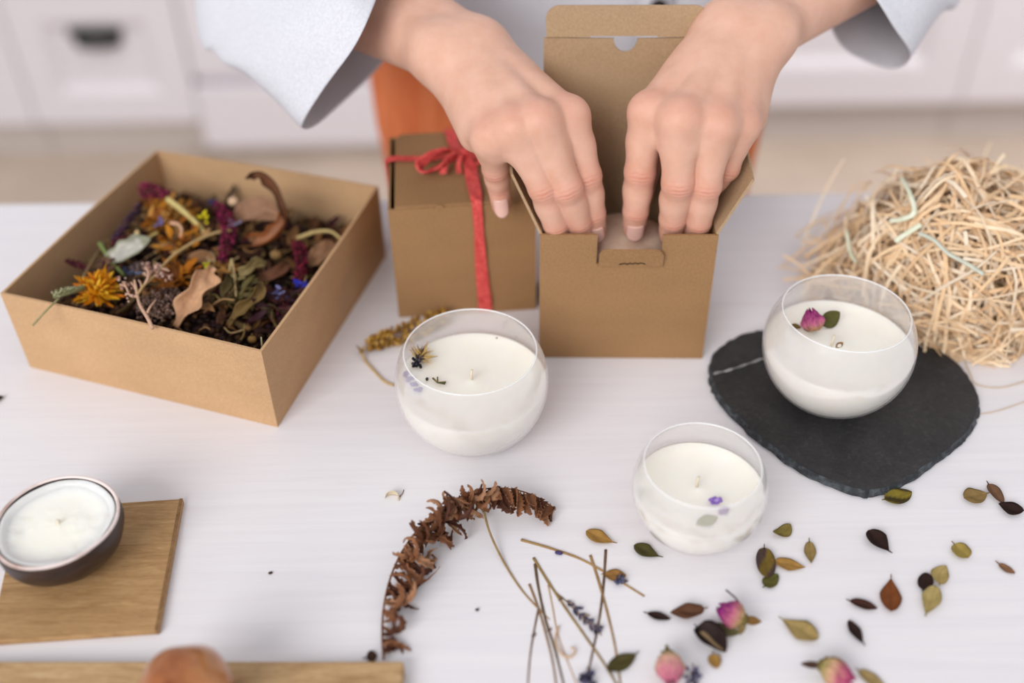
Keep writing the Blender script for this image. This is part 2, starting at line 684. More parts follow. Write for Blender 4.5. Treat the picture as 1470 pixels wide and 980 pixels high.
# ------------------------------------------------------------------ table
tt = thing('work_table', (0, 0.36, 0), 'white painted wooden table covered with candles, boxes and dried flowers', 'table')
o = Vector((0, 0.36, 0))
e0, e1 = at(0, 291), at(1470, 272)
dx = (e1 - e0).normalized()
A0 = e0 - dx * .45
A1 = e1 + dx * .45
nrm = Vector((dx.y, -dx.x, 0))
F0, F1 = A0 + nrm * .62, A1 + nrm * .62
b = MB()
lo = [F0, F1, A1, A0]
b.add([Vector((p.x, p.y, T)) for p in lo] + [Vector((p.x, p.y, T - .028)) for p in lo],
      [(0, 1, 2, 3), (7, 6, 5, 4), (0, 4, 5, 1), (1, 5, 6, 2), (2, 6, 7, 3), (3, 7, 4, 0)])
bevel(b.build('tabletop', M['table'], tt, o, False), .003)
cen = sum(lo, Vector()) / 4
for p in lo:
    q = p + (cen - p) * .09
    b = MB(); b.box((q.x - .03, q.y - .03, 0), (q.x + .03, q.y + .03, T - .028)); bevel(b.build('leg', M['table'], tt, o, False), .004)
for i, j in ((0, 1), (1, 2), (2, 3), (3, 0)):
    p, q = lo[i] + (cen - lo[i]) * .10, lo[j] + (cen - lo[j]) * .10
    d = (q - p).normalized()
    n2 = Vector((-d.y, d.x, 0)) * .01
    b = MB()
    V = [p - n2, q - n2, q + n2, p + n2]
    b.add([Vector((v.x, v.y, T - .028)) for v in V] + [Vector((v.x, v.y, T - .11)) for v in V],
          [(0, 1, 2, 3), (7, 6, 5, 4), (0, 4, 5, 1), (1, 5, 6, 2), (2, 6, 7, 3), (3, 7, 4, 0)])
    b.build('apron', M['table'], tt, o, False)

# ================================================================== kraft tray
TR = [Vector((-.2905, .4777, T)), Vector((-.1323, .4220, T)), Vector((-.0850, .5870, T)), Vector((-.2424, .6400, T))]
TH = .0555
tr = thing('kraft_tray', (sum((p for p in TR), Vector()) / 4), 'open shallow kraft cardboard tray heaped with dried flowers', 'tray')
o = tr.location.copy()
tc = sum((p for p in TR), Vector()) / 4
for k, nm in ((0, 'front_wall'), (1, 'side_wall'), (2, 'back_wall'), (3, 'side_wall')):
    a, c = TR[k], TR[(k + 1) % 4]
    ux = (c - a).normalized()
    inw = Vector((-ux.y, ux.x, 0))
    th = .0016
    nseg = 10
    b = MB()
    V, F = [], []
    for i in range(nseg + 1):
        s = i / nseg
        bow = .0012 * math.sin(PI * s) * (1 if k != 0 else -.6)
        for (dz, off) in ((0, 0), (TH, 0), (TH, th), (0, th)):
            sh = th * (off > 0)
            p = a.lerp(c, s)
            # mitre the inner edge
            q = p + inw * off + ux * (off * (1 if s == 0 else (-1 if s == 1 else 0)))
            V.append(q + Vector((0, 0, dz)) + inw * (-bow if dz > 0 else 0) * 1.0)
    for i in range(nseg):
        for j in range(4):
            F.append((i * 4 + j, (i + 1) * 4 + j, (i + 1) * 4 + (j + 1) % 4, i * 4 + (j + 1) % 4))
    F += [(0, 1, 2, 3), (nseg * 4 + 3, nseg * 4 + 2, nseg * 4 + 1, nseg * 4)]
    b.add(V, F)
    b.build(nm, M['kraft_tray'], tr, o, False)
b = MB()
inset = [p + (tc - p) * .012 for p in TR]
b.add([p + Vector((0, 0, .0004)) for p in inset] + [p + Vector((0, 0, .002)) for p in inset],
      [(3, 2, 1, 0), (4, 5, 6, 7), (0, 1, 5, 4), (1, 2, 6, 5), (2, 3, 7, 6), (3, 0, 4, 7)])
b.build('base', M['kraft_tray'], tr, o, False)


# ================================================================== tied gift box (closed)
def rect(x0, y0, x1, y1):
    return [(x0, y0), (x1, y0), (x1, y1), (x0, y1)]


GW, GD, GH = .087, .089, .080
gb = thing('gift_box', (-.0712, .5193, T), 'closed brown kraft box tied with a red raffia bow', 'box', rotz=math.radians(4.1))
b = MB(); b.plate(rect(0, 0, GW, GH), (0, 0, 0), (1, 0, 0), (0, 0, 1), .0015)
b.build('front_panel', M['kraft_box'], gb, smooth=False)
b = MB(); b.plate(rect(0, 0, GW, GH - .001), (GW, GD, 0), (-1, 0, 0), (0, 0, 1), .0015); b.build('back_panel', M['kraft_box'], gb, smooth=False)
b = MB(); b.plate(rect(.0016, 0, GD - .0016, GH), (0, GD, 0), (0, -1, 0), (0, 0, 1), .0015); b.build('side_panel', M['kraft_box'], gb, smooth=False)
b = MB(); b.plate(rect(.0016, 0, GD - .0016, GH), (GW, 0, 0), (0, 1, 0), (0, 0, 1), .0015); b.build('side_panel', M['kraft_box'], gb, smooth=False)
b = MB(); b.plate(rect(.0016, .0016, GW - .0016, GD - .0016), (0, 0, .002), (1, 0, 0), (0, 1, 0), .0015); b.build('base', M['kraft_box'], gb, smooth=False)
# lid: plate inset from the left wall so a dark slit shows, with the little locking nick at its front edge
b = MB()
lid = [(.0040, .0008), (.0285, .0008), (.0290, -.0007), (.0325, -.0007), (.0330, .0008), (GW - .001, .0008), (GW - .001, GD - .004),
       (GW - .006, GD), (.008, GD), (.0040, GD - .006)]
b.plate(lid, (0, 0, GH + .0012), (1, 0, 0), (0, 1, 0), .0015)
bevel(b.build('lid', M['kraft_box'], gb, smooth=False), .0005)
b = MB(); b.plate(rect(.004, 0, GW - .004, .016), (0, .0032, GH - .016), (1, 0, 0), (0, 0, 1), .0012); b.build('tuck_flap', M['slit_and_shade'], gb, smooth=False)  # shade inside the closed box is put into this flap's colour
b = MB(); b.plate(rect(.004, .004, .02, GD - .01), (0, 0, GH - .012), (1, 0, 0), (0, 1, 0), .0012); b.build('dust_flap', M['slit_and_shade'], gb, smooth=False)  # coloured near-black too, as painted shade under the lid


def raffia(b, pts, width, normal=None, pleat=.0007, twist=None, ns=7, seed=0):
    """crumpled paper ribbon along pts"""
    r2 = random.Random(seed)
    pts = [Vector(p) for p in pts]
    k = len(pts)
    P = []
    ph = [r2.uniform(0, 6) for _ in range(4)]
    for i, p in enumerate(pts):
        t = (pts[min(i + 1, k - 1)] - pts[max(i - 1, 0)]).normalized()
        n = Vector(normal[i] if isinstance(normal, list) else normal)
        if twist:
            n = Matrix.Rotation(twist(i / (k - 1)), 3, t) @ n
        n = (n - t * n.dot(t)).normalized()
        s = t.cross(n)
        w = width(i / (k - 1)) if callable(width) else width
        for j in range(ns):
            u = j / (ns - 1) * 2 - 1
            z = pleat * (((-1) ** j) * .7 + math.sin(u * 3 + i * .5 + ph[0]) * .5 + math.sin(i * .9 + ph[1] + j) * .35)
            P.append(p + s * (u * w / 2) + n * z)
    b.grid(P, k, ns)


rb = MB()
zt = GH + .0026
upn = (0, 0, 1)
yc = .052                       # the band that runs left-right
kx, ky = .0470, .0500           # the knot
# left-right band over the lid and down the left side
raffia(rb, crom([(-.0010, yc + .001, GH - .03), (-.0012, yc + .001, GH - .002), (.0006, yc + .001, zt + .0008), (.018, yc + .001, zt + .0002), (.034, yc - .0005, zt + .001), (kx, ky, zt + .002)], 8),
       lambda s: .0046 - .0008 * math.sin(s * 9), [(-1, 0, .0)] * 10 + [(-.6, 0, .8)] * 8 + [(0, 0, 1)] * 40, seed=1)
raffia(rb, crom([(kx, ky, zt + .002), (.062, yc - .001, zt + .0004), (GW - .001, yc, zt + .0002), (GW + .0012, yc, GH - .002), (GW + .001, yc, GH - .03)], 8),
       .005, [(0, 0, 1)] * 16 + [(.7, 0, .7)] * 6 + [(1, 0, 0)] * 40, seed=2)
# back-front band: back half, knot, then down the front face
raffia(rb, crom([(.0395, GD + .0012, GH - .03), (.0395, GD + .001, GH), (.0400, GD - .006, zt + .0004), (.0415, .070, zt + .0004), (.0450, .056, zt + .0012), (kx, ky, zt + .002)], 8),
       .0068, [(0, 1, 0)] * 9 + [(0, .6, .8)] * 6 + [(0, 0, 1)] * 40, seed=3)
raffia(rb, crom([(kx, ky, zt + .003), (.0500, .0400, zt + .0016), (.0510, .022, zt + .0006), (.0520, .004, zt + .0004), (.0522, -.0012, GH - .001), (.0528, -.0014, .060), (.0532, -.0013, .036), (.0545, -.0013, .012), (.0548, -.0012, .001)], 8),
       lambda s: .0056 + .0024 * math.sin(min(1, s * 2.2) * PI) * (s < .45) + .0026 * math.sin(max(0, (s - .62) / .38) * PI * .6), [(0, 0, 1)] * 25 + [(0, -.6, .8)] * 5 + [(0, -1, 0)] * 60, seed=4)
ribbon = rb.build('ribbon', M['raffia'], gb)
solid(ribbon, .0004)
bw = MB()
K = Vector((kx, ky, zt + .004))
bw.ellipsoid(K, (.0042, .0034, .0030), None, 12, 8)
# big loop lying to the front left, gathered at the knot
raffia(bw, crom([K, K + Vector((-.008, -.003, .0045)), K + Vector((-.018, -.0075, .0045)), K + Vector((-.0265, -.0130, .002)), K + Vector((-.0250, -.0185, -.0010)), K + Vector((-.015, -.0160, .0012)), K + Vector((-.005, -.006, .0018)), K], 8),
       lambda s: .0025 + .0045 * math.sin(PI * s), (.15, -.35, 1), .0009, lambda s: 2.4 * math.sin(PI * s), seed=5)
raffia(bw, crom([K, K + Vector((-.006, -.0055, .0035)), K + Vector((-.012, -.0135, .0015)), K + Vector((-.0135, -.0205, -.0015))], 8),
       lambda s: .0022 + .0025 * s, (0, 0, 1), .0008, seed=6)
raffia(bw, crom([K, K + Vector((-.002, -.007, .002)), K + Vector((-.004, -.0135, -.001)), K + Vector((-.0035, -.0185, -.0030))], 8),
       lambda s: .002 + .0012 * s, (0, -.2, 1), .0005, seed=7)
# frayed tail fanning out to the back right
for q in range(7):
    a = math.radians(18 + q * 7.5)
    L = .017 + .004 * random.random()
    raffia(bw, crom([K, K + Vector((math.cos(a) * L * .4, math.sin(a) * L * .4, .004 + .001 * (q % 3))), K + Vector((math.cos(a) * L * .8, math.sin(a) * L * .8, .003 + .0014 * (q % 3))),
                     K + Vector((math.cos(a + .06 * (q - 3)) * L * 1.1, math.sin(a + .06 * (q - 3)) * L * 1.1, .0015 + .0016 * (q % 2)))], 6),
           lambda s: .0021 - .0010 * s, (0, 0, 1), .0003, None, 3, seed=10 + q)
# small loop in front of the knot
raffia(bw, crom([K + Vector((.002, -.001, 0)), K + Vector((.0035, -.006, .003)), K + Vector((.0050, -.0125, .0004)), K + Vector((.0085, -.0110, -.001)), K + Vector((.0075, -.005, .002)), K + Vector((.003, -.001, .001))], 7),
       .0024, (.3, -.4, 1), .0005, seed=8)
solid(bw.build('bow', M['raffia'], ribbon), .0004)

# ================================================================== open gift box
OW, OD, OH = .0978, .0775, .0885
ob = thing('open_box', (.0162, .4783, T), 'open brown kraft box with raised lid that both hands are packing', 'box', rotz=math.radians(-2.2))
nx0, nx1, nz = .0318, .0675, .0690
b = MB()
b.plate([(0, 0), (OW, 0), (OW, OH), (nx1, OH), (nx1, nz), (nx0, nz), (nx0, OH), (0, OH)], (0, 0, 0), (1, 0, 0), (0, 0, 1), .0016)
fp = b.build('front_panel', M['kraft_box'], ob, smooth=False)
# locking tab with rounded corners, folded up in the notch
tab = []
tw0, tw1, tz1, rr = nx0 + .0012, nx1 + .0012, .0125, .0045
tab += [(tw0, 0), (tw1, 0)]
for q in range(7):
    a = PI / 2 * q / 6
    tab.append((tw1 - rr + rr * math.cos(a), tz1 - rr + rr * math.sin(a)))
for q in range(7):
    a = PI / 2 + PI / 2 * q / 6
    tab.append((tw0 + rr + rr * math.cos(a), tz1 - rr + rr * math.sin(a)))
b = MB(); b.plate(tab, (0, -.0012, nz - .0008), (1, 0, 0), (0, -.20, 1), .0015)
lt = b.build('locking_tab', M['kraft_box'], fp, smooth=False)
b = MB()
pp = crom([(0, 0, 0), (.003, 0, .0008), (.0045, 0, .0002), (.006, 0, .0010), (.0075, 0, .0004), (.009, 0, .0012), (.0105, 0, .0005), (.012, 0, .0012), (.0145, 0, .0004)], 4)
b.tube([p + Vector((nx0 + .0125, -.0019, nz + .0012)) for p in pp], .00032, 5)
b.build('slit', M['slit_and_shade'], lt)
b = MB(); b.plate(rect(.0016, 0, OD - .0016, OH), (0, OD, 0), (0, -1, 0), (0, 0, 1), .0016); b.build('side_panel', M['kraft_box'], ob, smooth=False)
b = MB(); b.plate(rect(.0016, 0, OD - .0016, OH), (OW, 0, 0), (0, 1, 0), (0, 0, 1), .0016); b.build('side_panel', M['kraft_box'], ob, smooth=False)
b = MB(); b.plate(rect(0, 0, OW, OH), (0, OD - .0016, 0), (1, 0, 0), (0, 0, 1), .0016); b.build('back_panel', M['kraft_in'], ob, smooth=False)
b = MB(); b.plate(rect(.0018, .0018, OW - .0018, OD - .0018), (0, 0, .002), (1, 0, 0), (0, 1, 0), .0015); b.build('base', M['kraft_in'], ob, smooth=False)
# lid standing up from the back edge, thumb hole cut into its fold
LH = .0795
lx0, lx1 = .0015, OW - .0050
hx = .0470
arc = [(hx + .0066 * math.cos(a), LH - .0005 + .0078 * math.sin(a)) for a in [-PI * q / 14 for q in range(0, 15)]]
arc = [(x, min(LH, z)) for x, z in arc]
lidp = [(lx0, 0), (lx1, 0), (lx1, LH)] + arc + [(lx0, LH)]
b = MB(); b.plate(lidp, (0, OD - .0018, OH), (1, 0, 0), (0, .02, 1), .0015)
ld = b.build('lid', M['kraft_in'], ob, smooth=False)
# tuck flap above the fold
fl = [(lx0 + .0015, .0004), (.0270, .0004), (.0280, .0010), (.0395, .0010), (.0540, .0010), (.0640, .0010), (.0650, .0004), (lx1 - .0015, .0004), (lx1 - .001, .0095)]
for q in range(8):
    a = PI / 2 * q / 7
    fl.append((lx1 - .0085 + .0075 * math.cos(a), .0100 + .0075 * math.sin(a)))
for q in range(8):
    a = PI / 2 + PI / 2 * q / 7
    fl.append((lx0 + .0085 + .0075 * math.cos(a), .0100 + .0075 * math.sin(a)))
fl.append((lx0 + .001, .0095))
b = MB(); b.plate(fl, (0, OD - .0018 + LH * .02, OH + LH), (1, 0, 0), (0, .20, 1), .0015)
b.build('tuck_flap', M['kraft_in'], ld, smooth=False)
# side flaps, chamfered at the front
ta = math.radians(30)
b = MB()
b.plate([(.001, 0), (OD - .004, 0), (OD - .006, .030), (OD - .018, .035), (.040, .036), (.009, .034)], (OW - .0002, 0, OH), (0, 1, 0), (math.sin(ta), 0, math.cos(ta)), .0015)
b.build('side_flap', [M['kraft_in']], ob, smooth=False)
ta = math.radians(-28)
b = MB()
b.plate([(.001, 0), (OD - .004, 0), (OD - .006, .030), (OD - .014, .035), (.022, .036), (.014, .034)], (.0014, 0, OH), (0, 1, 0), (math.sin(ta), 0, math.cos(ta)), .0015)
b.build('side_flap', [M['kraft_in']], ob, smooth=False)

# wrapped parcel the fingers hold
t = MB()
prof = [(0, .0022), (.025, .0022), (.0268, .006), (.0278, .02), (.0280, .045), (.0276, .058), (.0255, .0655), (.019, .0690), (.008, .0700), (0, .0702)]
t.lathe(prof, 40, (.0660, .5090, T), wob=lambda a, z: .0006 * math.sin(7 * a + z * 160) if z > .01 else 0)
tag(t.build('wrapped_parcel', M['parcel'], origin=(.0660, .5090, T)), 'pale tissue-wrapped round parcel down inside the open kraft box', 'parcel')
# ================================================================== glass globe candles
def globe(X, Y, h0, R, zr, wax_h, label, wick_dxy=(0, 0)):
    t = thing('glass_candle', (X, Y, T + h0), label, 'candle', 'round glass globe candles')
    zc = .9 * R
    a0 = math.asin(-.9)
    a1 = math.asin((zr - zc) / R)
    th = .0016
    prof = [(0.0001, 0.0002)]
    for i in range(33):
        a = a0 + (a1 - a0) * i / 32
        prof.append((R * math.cos(a), zc + R * math.sin(a) + (0.0002 if i == 0 else 0)))
    rr, rz = prof[-1]
    b = MB()
    b.lathe(prof, 96)
    b.build('glass_bowl', M['glass'], t)
    # thickened, fire-polished lip
    b = MB()
    b.lathe([(rr - .0004 + .0005 * math.cos(q), rz + .0005 * math.sin(q)) for q in [2 * PI * k / 10 for k in range(10)]], 96, close=True)
    b.build('rim', M['glass_rim'], t)
    # wax filling
    Ri = R - .0009
    ww = []
    for i in range(25):
        a = a0 + (math.asin((wax_h - zc) / Ri) - a0) * i / 24
        ww.append((Ri * math.cos(a) - .0002, zc + Ri * math.sin(a) + (.0012 if i == 0 else 0)))
    wr = ww[-1][0]
    ww = [(0.0001, ww[0][1])] + ww + [(wr - .0012, wax_h + .0001), (wr - .004, wax_h - .0006), (wr * .5, wax_h - .0009), (.004, wax_h - .0006), (.0015, wax_h), (0.0001, wax_h + .0002)]
    b = MB()
    b.lathe(ww, 72)
    b.build('wax', M['wax'], t)
    b = MB()
    b.tube([(wick_dxy[0], wick_dxy[1], wax_h - .001), (wick_dxy[0], wick_dxy[1] + .0002, wax_h + .004), (wick_dxy[0] + .0004, wick_dxy[1] + .0006, wax_h + .0065)], .0007, 8)
    b.build('wick', M['wick'], t)
    return t


mt, nt, bs = mat_base('glass_lip')
bs.inputs['Base Color'].default_value = (.95, .95, .96, 1)
bs.inputs['Roughness'].default_value = .08
bs.inputs['Alpha'].default_value = .40
M['glass_rim'] = mt


def bud(b, base, axis, L, R, c0, c1, c2, seed=0, layers=4):
    """closed rose bud: overlapping petals round an axis"""
    r = random.Random(seed)
    Rm = frame(axis)
    base = Vector(base)
    for l in range(layers):
        npet = 5 if l else 3
        rad = R * (.62 + .38 * l / (layers - 1))
        ln = L * (1.0 - .06 * l)
        for k in range(npet):
            a0 = 2 * PI * k / npet + l * .7 + r.uniform(-.2, .2)
            P, C = [], []
            nu, nv = 13, 11
            flare = r.uniform(-.05, .22) * l / layers
            sd_ = r.uniform(0, 50)
            rk = rad * r.uniform(.94, 1.06)
            for i in range(nu):
                u = i / (nu - 1) * 2 - 1
                for j in range(nv):
                    v = j / (nv - 1)
                    wv = math.sin(PI * min(.97, .12 + .80 * v)) ** .7
                    half = .78 * (.55 + .45 * math.sin(PI * min(1, v * .9 + .1)))
                    q = a0 + u * half
                    edge = (1 - .22 * u * u * (v > .7) * (v - .7) / .3 + .07 * noise.noise(Vector((u * 4, 9, sd_))) * v)
                    rr = rk * wv * (1 + .05 * math.sin(5 * u + l) + .16 * noise.noise(Vector((u * 2.4, v * 3.5, sd_)))) + flare * rad * v ** 3
                    x = ln * v * edge
                    P.append(base + Rm @ Vector((x, rr * math.cos(q), rr * math.sin(q))))
                    mixk = min(1, max(0, v * 1.25 - .1 + r.uniform(-.12, .12)))
                    ca = [c0[m_] + (c1[m_] - c0[m_]) * min(1, mixk * 2) for m_ in range(3)] if mixk < .5 else [c1[m_] + (c2[m_] - c1[m_]) * (mixk * 2 - 1) for m_ in range(3)]
                    kf = .80 + .18 * r.random() + .12 * math.sin(u * 16 + sd_)
                    C.append(tuple(x_ * kf for x_ in ca) + (1,))
            b.grid(P, nu, nv, C)


def leaf_grid(b, base, axis, nrm, L, W, cup=.12, curl=.1, col=None, shape=(1.0, .8), nt_=14, ns=7, heart=0, wave=0.0, seed=0, cols=None, skew=0.0, th=.00035, tipcurl=0.0):
    """a leaf blade from base along axis; closed two-sided body of thickness th"""
    r = random.Random(seed)
    ax = Vector(axis).normalized()
    n = Vector(nrm)
    n = (n - ax * n.dot(ax)).normalized()
    s = n.cross(ax)
    base = Vector(base)
    ph = r.uniform(0, 6)
    top, C = [], []
    for i in range(nt_):
        t = i / (nt_ - 1)
        w = W / 2 * max(.02, math.sin(PI * min(1, t ** shape[0])) ** shape[1])
        if len(shape) > 2:
            w *= min(1, (t if shape[2] > 0 else 1 - t) / .55 + .03) ** abs(shape[2])
        for j in range(ns):
            u = j / (ns - 1) * 2 - 1
            x = L * t
            if heart:
                x -= heart * L * max(0, .35 - t) / .35 * (-(abs(u)) + .2) * -1
            z = cup * W * (u * u) * (w / (W / 2)) + curl * L * 4 * (t - .5) ** 2 + wave * W * math.sin(u * 4 + t * 9 + ph) * w / (W / 2)
            z += tipcurl * L * max(0, t - .6) ** 2 * 6
            z -= .03 * W * math.exp(-(u / .18) ** 2)
            top.append(base + ax * x + s * (u * w + skew * W * math.sin(PI * t)) + n * z)
            if cols:
                C.append(cols(t, u))
    m_ = len(top)
    bot = [p - n * th for p in top]
    F = []
    for i in range(nt_ - 1):
        for j in range(ns - 1):
            a = i * ns + j
            F.append((a, a + ns, a + ns + 1, a + 1))
            F.append((m_ + a, m_ + a + 1, m_ + a + ns + 1, m_ + a + ns))
    for i in range(nt_ - 1):
        a = i * ns
        F.append((a, m_ + a, m_ + a + ns, a + ns))
        a = i * ns + ns - 1
        F.append((a, a + ns, m_ + a + ns, m_ + a))
    for j in range(ns - 1):
        F.append((j, j + 1, m_ + j + 1, m_ + j))
        a = (nt_ - 1) * ns + j
        F.append((a, m_ + a, m_ + a + 1, a + 1))
    if cols:
        b.add(top + bot, F, C + C)
    else:
        b.add(top + bot, F, [tuple(col) if col else (1, 1, 1, 1)] * (2 * m_))


MAG, PNK, YEL, GRN, OLV = lin((168, 40, 112)), lin((222, 150, 140)), lin((222, 190, 130)), lin((150, 140, 84)), lin((104, 96, 50))

# candle in front of the tied box
c1 = globe(-.0219, .4172, 0, .0411, .0583, .0375, 'glass globe candle with straw bristles and dark berries, in front of the kraft boxes')
o1 = c1.location.copy()


def on_wax(o, px, py, h):
    return at(px, py, o.z - T + h) - o


b = MB(); r = random.Random(3)
q = on_wax(o1, 603, 514, .0385)
for k in range(46):
    a = r.uniform(-.9, 2.3)
    L = r.uniform(.004, .010)
    d = Vector((math.cos(a) * L, math.sin(a) * L, r.uniform(.0, .0035)))
    s = q + Vector((r.uniform(-.002, .0015), r.uniform(-.001, .0025), 0))
    b.col = lin((222, 186, 120)) if k % 4 else lin((120, 92, 50))
    b.tube([s, s + d * .6, s + d], [.00045, .00035, .0001], 5)
b.build('dried_bristles', M['petal'], c1)
b = MB()
for k in range(26):
    p = q + Vector((r.uniform(-.0035, .002), r.uniform(-.0075, .0005), r.uniform(0, .0022)))
    b.col = lin((28, 26, 34)) if k % 3 else lin((74, 70, 84))
    b.ellipsoid(p, (.0009, .0009, .0009), None, 8, 6)
b.build('dark_berries', M['petal'], c1)
for (px, py, rx_, ry_, cc) in ((613, 544, .0009, .0015, (60, 58, 50)), (741, 484, .0010, .0007, (120, 112, 112)), (713, 485, .0005, .0005, (120, 112, 112))):
    b = MB(); b.col = lin(cc)
    b.ellipsoid(on_wax(o1, px, py, .0380), (rx_, ry_, .0005), None, 8, 6)
    b.build('seed_speck', M['petal'], c1)
b = MB()
q = on_wax(o1, 628, 549, .0380)
for k in range(7):
    a = r.uniform(-.5, 2.6)
    b.col = lin((168, 140, 84)) if k % 2 else lin((90, 92, 60))
    b.tube([q, q + Vector((math.cos(a) * .0045, math.sin(a) * .004, .0004))], .0004, 5)
b.build('dried_sprig', M['petal'], c1)
b = MB()
for (px, py) in ((588, 545), (594, 553), (584, 538), (600, 560)):
    q = on_wax(o1, px, py, .0375)
    for k in range(7):
        b.col = lin(r.choice([(120, 96, 176), (150, 128, 200), (98, 78, 150)]))
        b.ellipsoid(q + Vector((r.uniform(-.0016, .0016), r.uniform(-.0016, .0016), r.uniform(0, .0012))), (.0012, .0009, .0008), None, 7, 5)
lim = .0372
b.v = [tuple(Vector((x, y, z)) if math.hypot(x, y) < lim else Vector((x / math.hypot(x, y) * lim, y / math.hypot(x, y) * lim, z))) for x, y, z in b.v]
b.build('violet_florets', M['petal'], c1)

# candle on the slate
c2 = globe(.1781, .4357, .0055, .0406, .0592, .0370, 'glass globe candle standing on the black slate heart, with a pink rosebud in its wax', (-.004, -.001))
o2 = c2.location.copy()
b = MB()
q = on_wax(o2, 1170, 474, .0385)
bud(b, q, (-.25, .55, .80), .0130, .0062, lin((176, 138, 96)), lin((196, 104, 140)), lin((150, 44, 112)), 4, 5)
b.build('rosebud', M['petal'], c2)
b = MB()
q = on_wax(o2, 1180, 467, .0380)
leaf_grid(b, q, (.8, .42, .42), (.1, -.8, .6), .0125, .0095, .1, .05, OLV, shape=(.8, .7), cols=lambda t, u: lin((84, 82, 40)))
q = on_wax(o2, 1150, 470, .0372)
leaf_grid(b, q, (-.8, .1, .15), (0, 0, 1), .006, .0042, .1, .05, cols=lambda t, u: lin((120, 96, 52)))
q = on_wax(o2, 1200, 499, .0366)
leaf_grid(b, q, (.7, .55, .1), (0, -.3, 1), .0058, .0032, .1, .05, cols=lambda t, u: lin((146, 108, 52)))
b.build('leaf', M['petal'], c2)

# candle at the front
c3 = globe(.0898, .3446, 0, .0328, .0462, .0290, 'small glass globe candle with a purple flower, nearest among the scattered leaves', (-.001, .001))
o3 = c3.location.copy()
b = MB(); r = random.Random(8)
q = on_wax(o3, 1026, 719, .0300)
for k in range(14):
    b.col = lin((150, 116, 200)) if k % 3 else lin((186, 160, 222))
    b.ellipsoid(q + Vector((r.uniform(-.0024, .0026), r.uniform(-.0014, .0014), r.uniform(-.0004, .0020))), (.0011, .0010, .0008), None, 7, 5)
b.build('purple_floret', M['petal'], c3)
b = MB()
q = on_wax(o3, 1030, 742, .0288)
leaf_grid(b, q, (-.9, -.35, .02), (0, 0, 1), .0115, .0062, .05, .02, cols=lambda t, u: lin((150, 150, 96)))
leaf_grid(b, q + Vector((.001, .002, 0)), (.7, .5, .02), (0, 0, 1), .0065, .0042, .05, .02, cols=lambda t, u: lin((150, 112, 160)))
b.build('leaf', M['petal'], c3)

# ================================================================== dark shell candle on the oak board
hr = .0345
ctr = at(79, 744, hr)
bx, by = ctr.x, ctr.y
RB = .0282
sb = thing('shell_candle', (bx, by, T + .0034), 'dark brown shell bowl filled with white wax, on the small oak board', 'candle')
z0 = .0034
b = MB()
H_ = hr - z0
prof = [(0.0001, 0.0), (.011, 0.0)] + [(.011 + (RB + .0008 - .011) * math.sin(PI / 2 * min(1, k / 9)) ** .82, H_ * .93 * (k / 11)) for k in range(1, 12)]
prof += [(RB + .0004, H_ * .96), (RB - .0014, H_ * .955), (RB - .004, H_ * .80), (.012, H_ * .55), (0.0001, H_ * .5)]
b.lathe(prof, 72, wob=lambda a, z: .0004 * math.sin(3 * a + 1) + .0003 * math.sin(7 * a + z * 200))
b.build('shell', M['shell'], sb)
b = MB()
b.lathe([(RB - .0002 + .0009 * math.cos(q) , H_ * .955 + .0009 * math.sin(q)) for q in [2 * PI * k / 12 for k in range(12)]], 72, close=True, wob=lambda a, z: .0004 * math.sin(3 * a + 1))
b.build('rim', M['shell_rim'], sb)
b = MB()
wz = H_ * .90
b.lathe([(0.0001, H_ * .58), (RB * .5, H_ * .66), (RB - .0012, wz + .0011), (RB - .0024, wz + .0015), (RB - .004, wz + .0004), (RB - .0052, wz - .0008), (RB * .5, wz - .0013), (.004, wz - .0008), (0.0001, wz - .0004)], 72,
        wob=lambda a, z: .0003 * math.sin(5 * a))
b.build('wax', M['wax_flaky'], sb)
b = MB(); b.tube([(0.0005, 0, wz - .002), (.0008, .0003, wz + .0016)], .0008, 8); b.build('wick', M['wick'], sb)

# oak board under it
P = [at(263, 716, .003), at(228, 905, .003), at(-16, 922, .003), at(27, 731, .003)]
P = [Vector((p.x, p.y, 0)) for p in P]
b = MB()
pc = sum(P, Vector()) / 4
bd = thing('oak_board', (pc.x, pc.y, T), 'small square oak board under the dark shell candle', 'board')
V = [(p.x, p.y, T + .0034) for p in P] + [(p.x, p.y, T) for p in P]
b.add(V, [(0, 1, 2, 3), (7, 6, 5, 4), (0, 4, 5, 1), (1, 5, 6, 2), (2, 6, 7, 3), (3, 7, 4, 0)])
bevel(b.build('panel', M['wood_board'], bd, bd.location, False), .0006)
b = MB()   # darker end-grain strip let into the right edge
d = (P[1] - P[0]).normalized()
n2 = Vector((d.y, -d.x, 0))
n2 = n2 if n2.x < 0 else -n2
E0, E1 = P[0] + n2 * .0002, P[1] + n2 * .0002
V = [E0, E1, E1 + n2 * .0016, E0 + n2 * .0016]
b.add([(p.x, p.y, T + .0036) for p in V] + [(p.x, p.y, T + .0004) for p in V], [(0, 1, 2, 3), (7, 6, 5, 4), (0, 4, 5, 1), (1, 5, 6, 2), (2, 6, 7, 3), (3, 7, 4, 0)])
b.build('end_strip', M['wood_edge'], bd, bd.location, False)

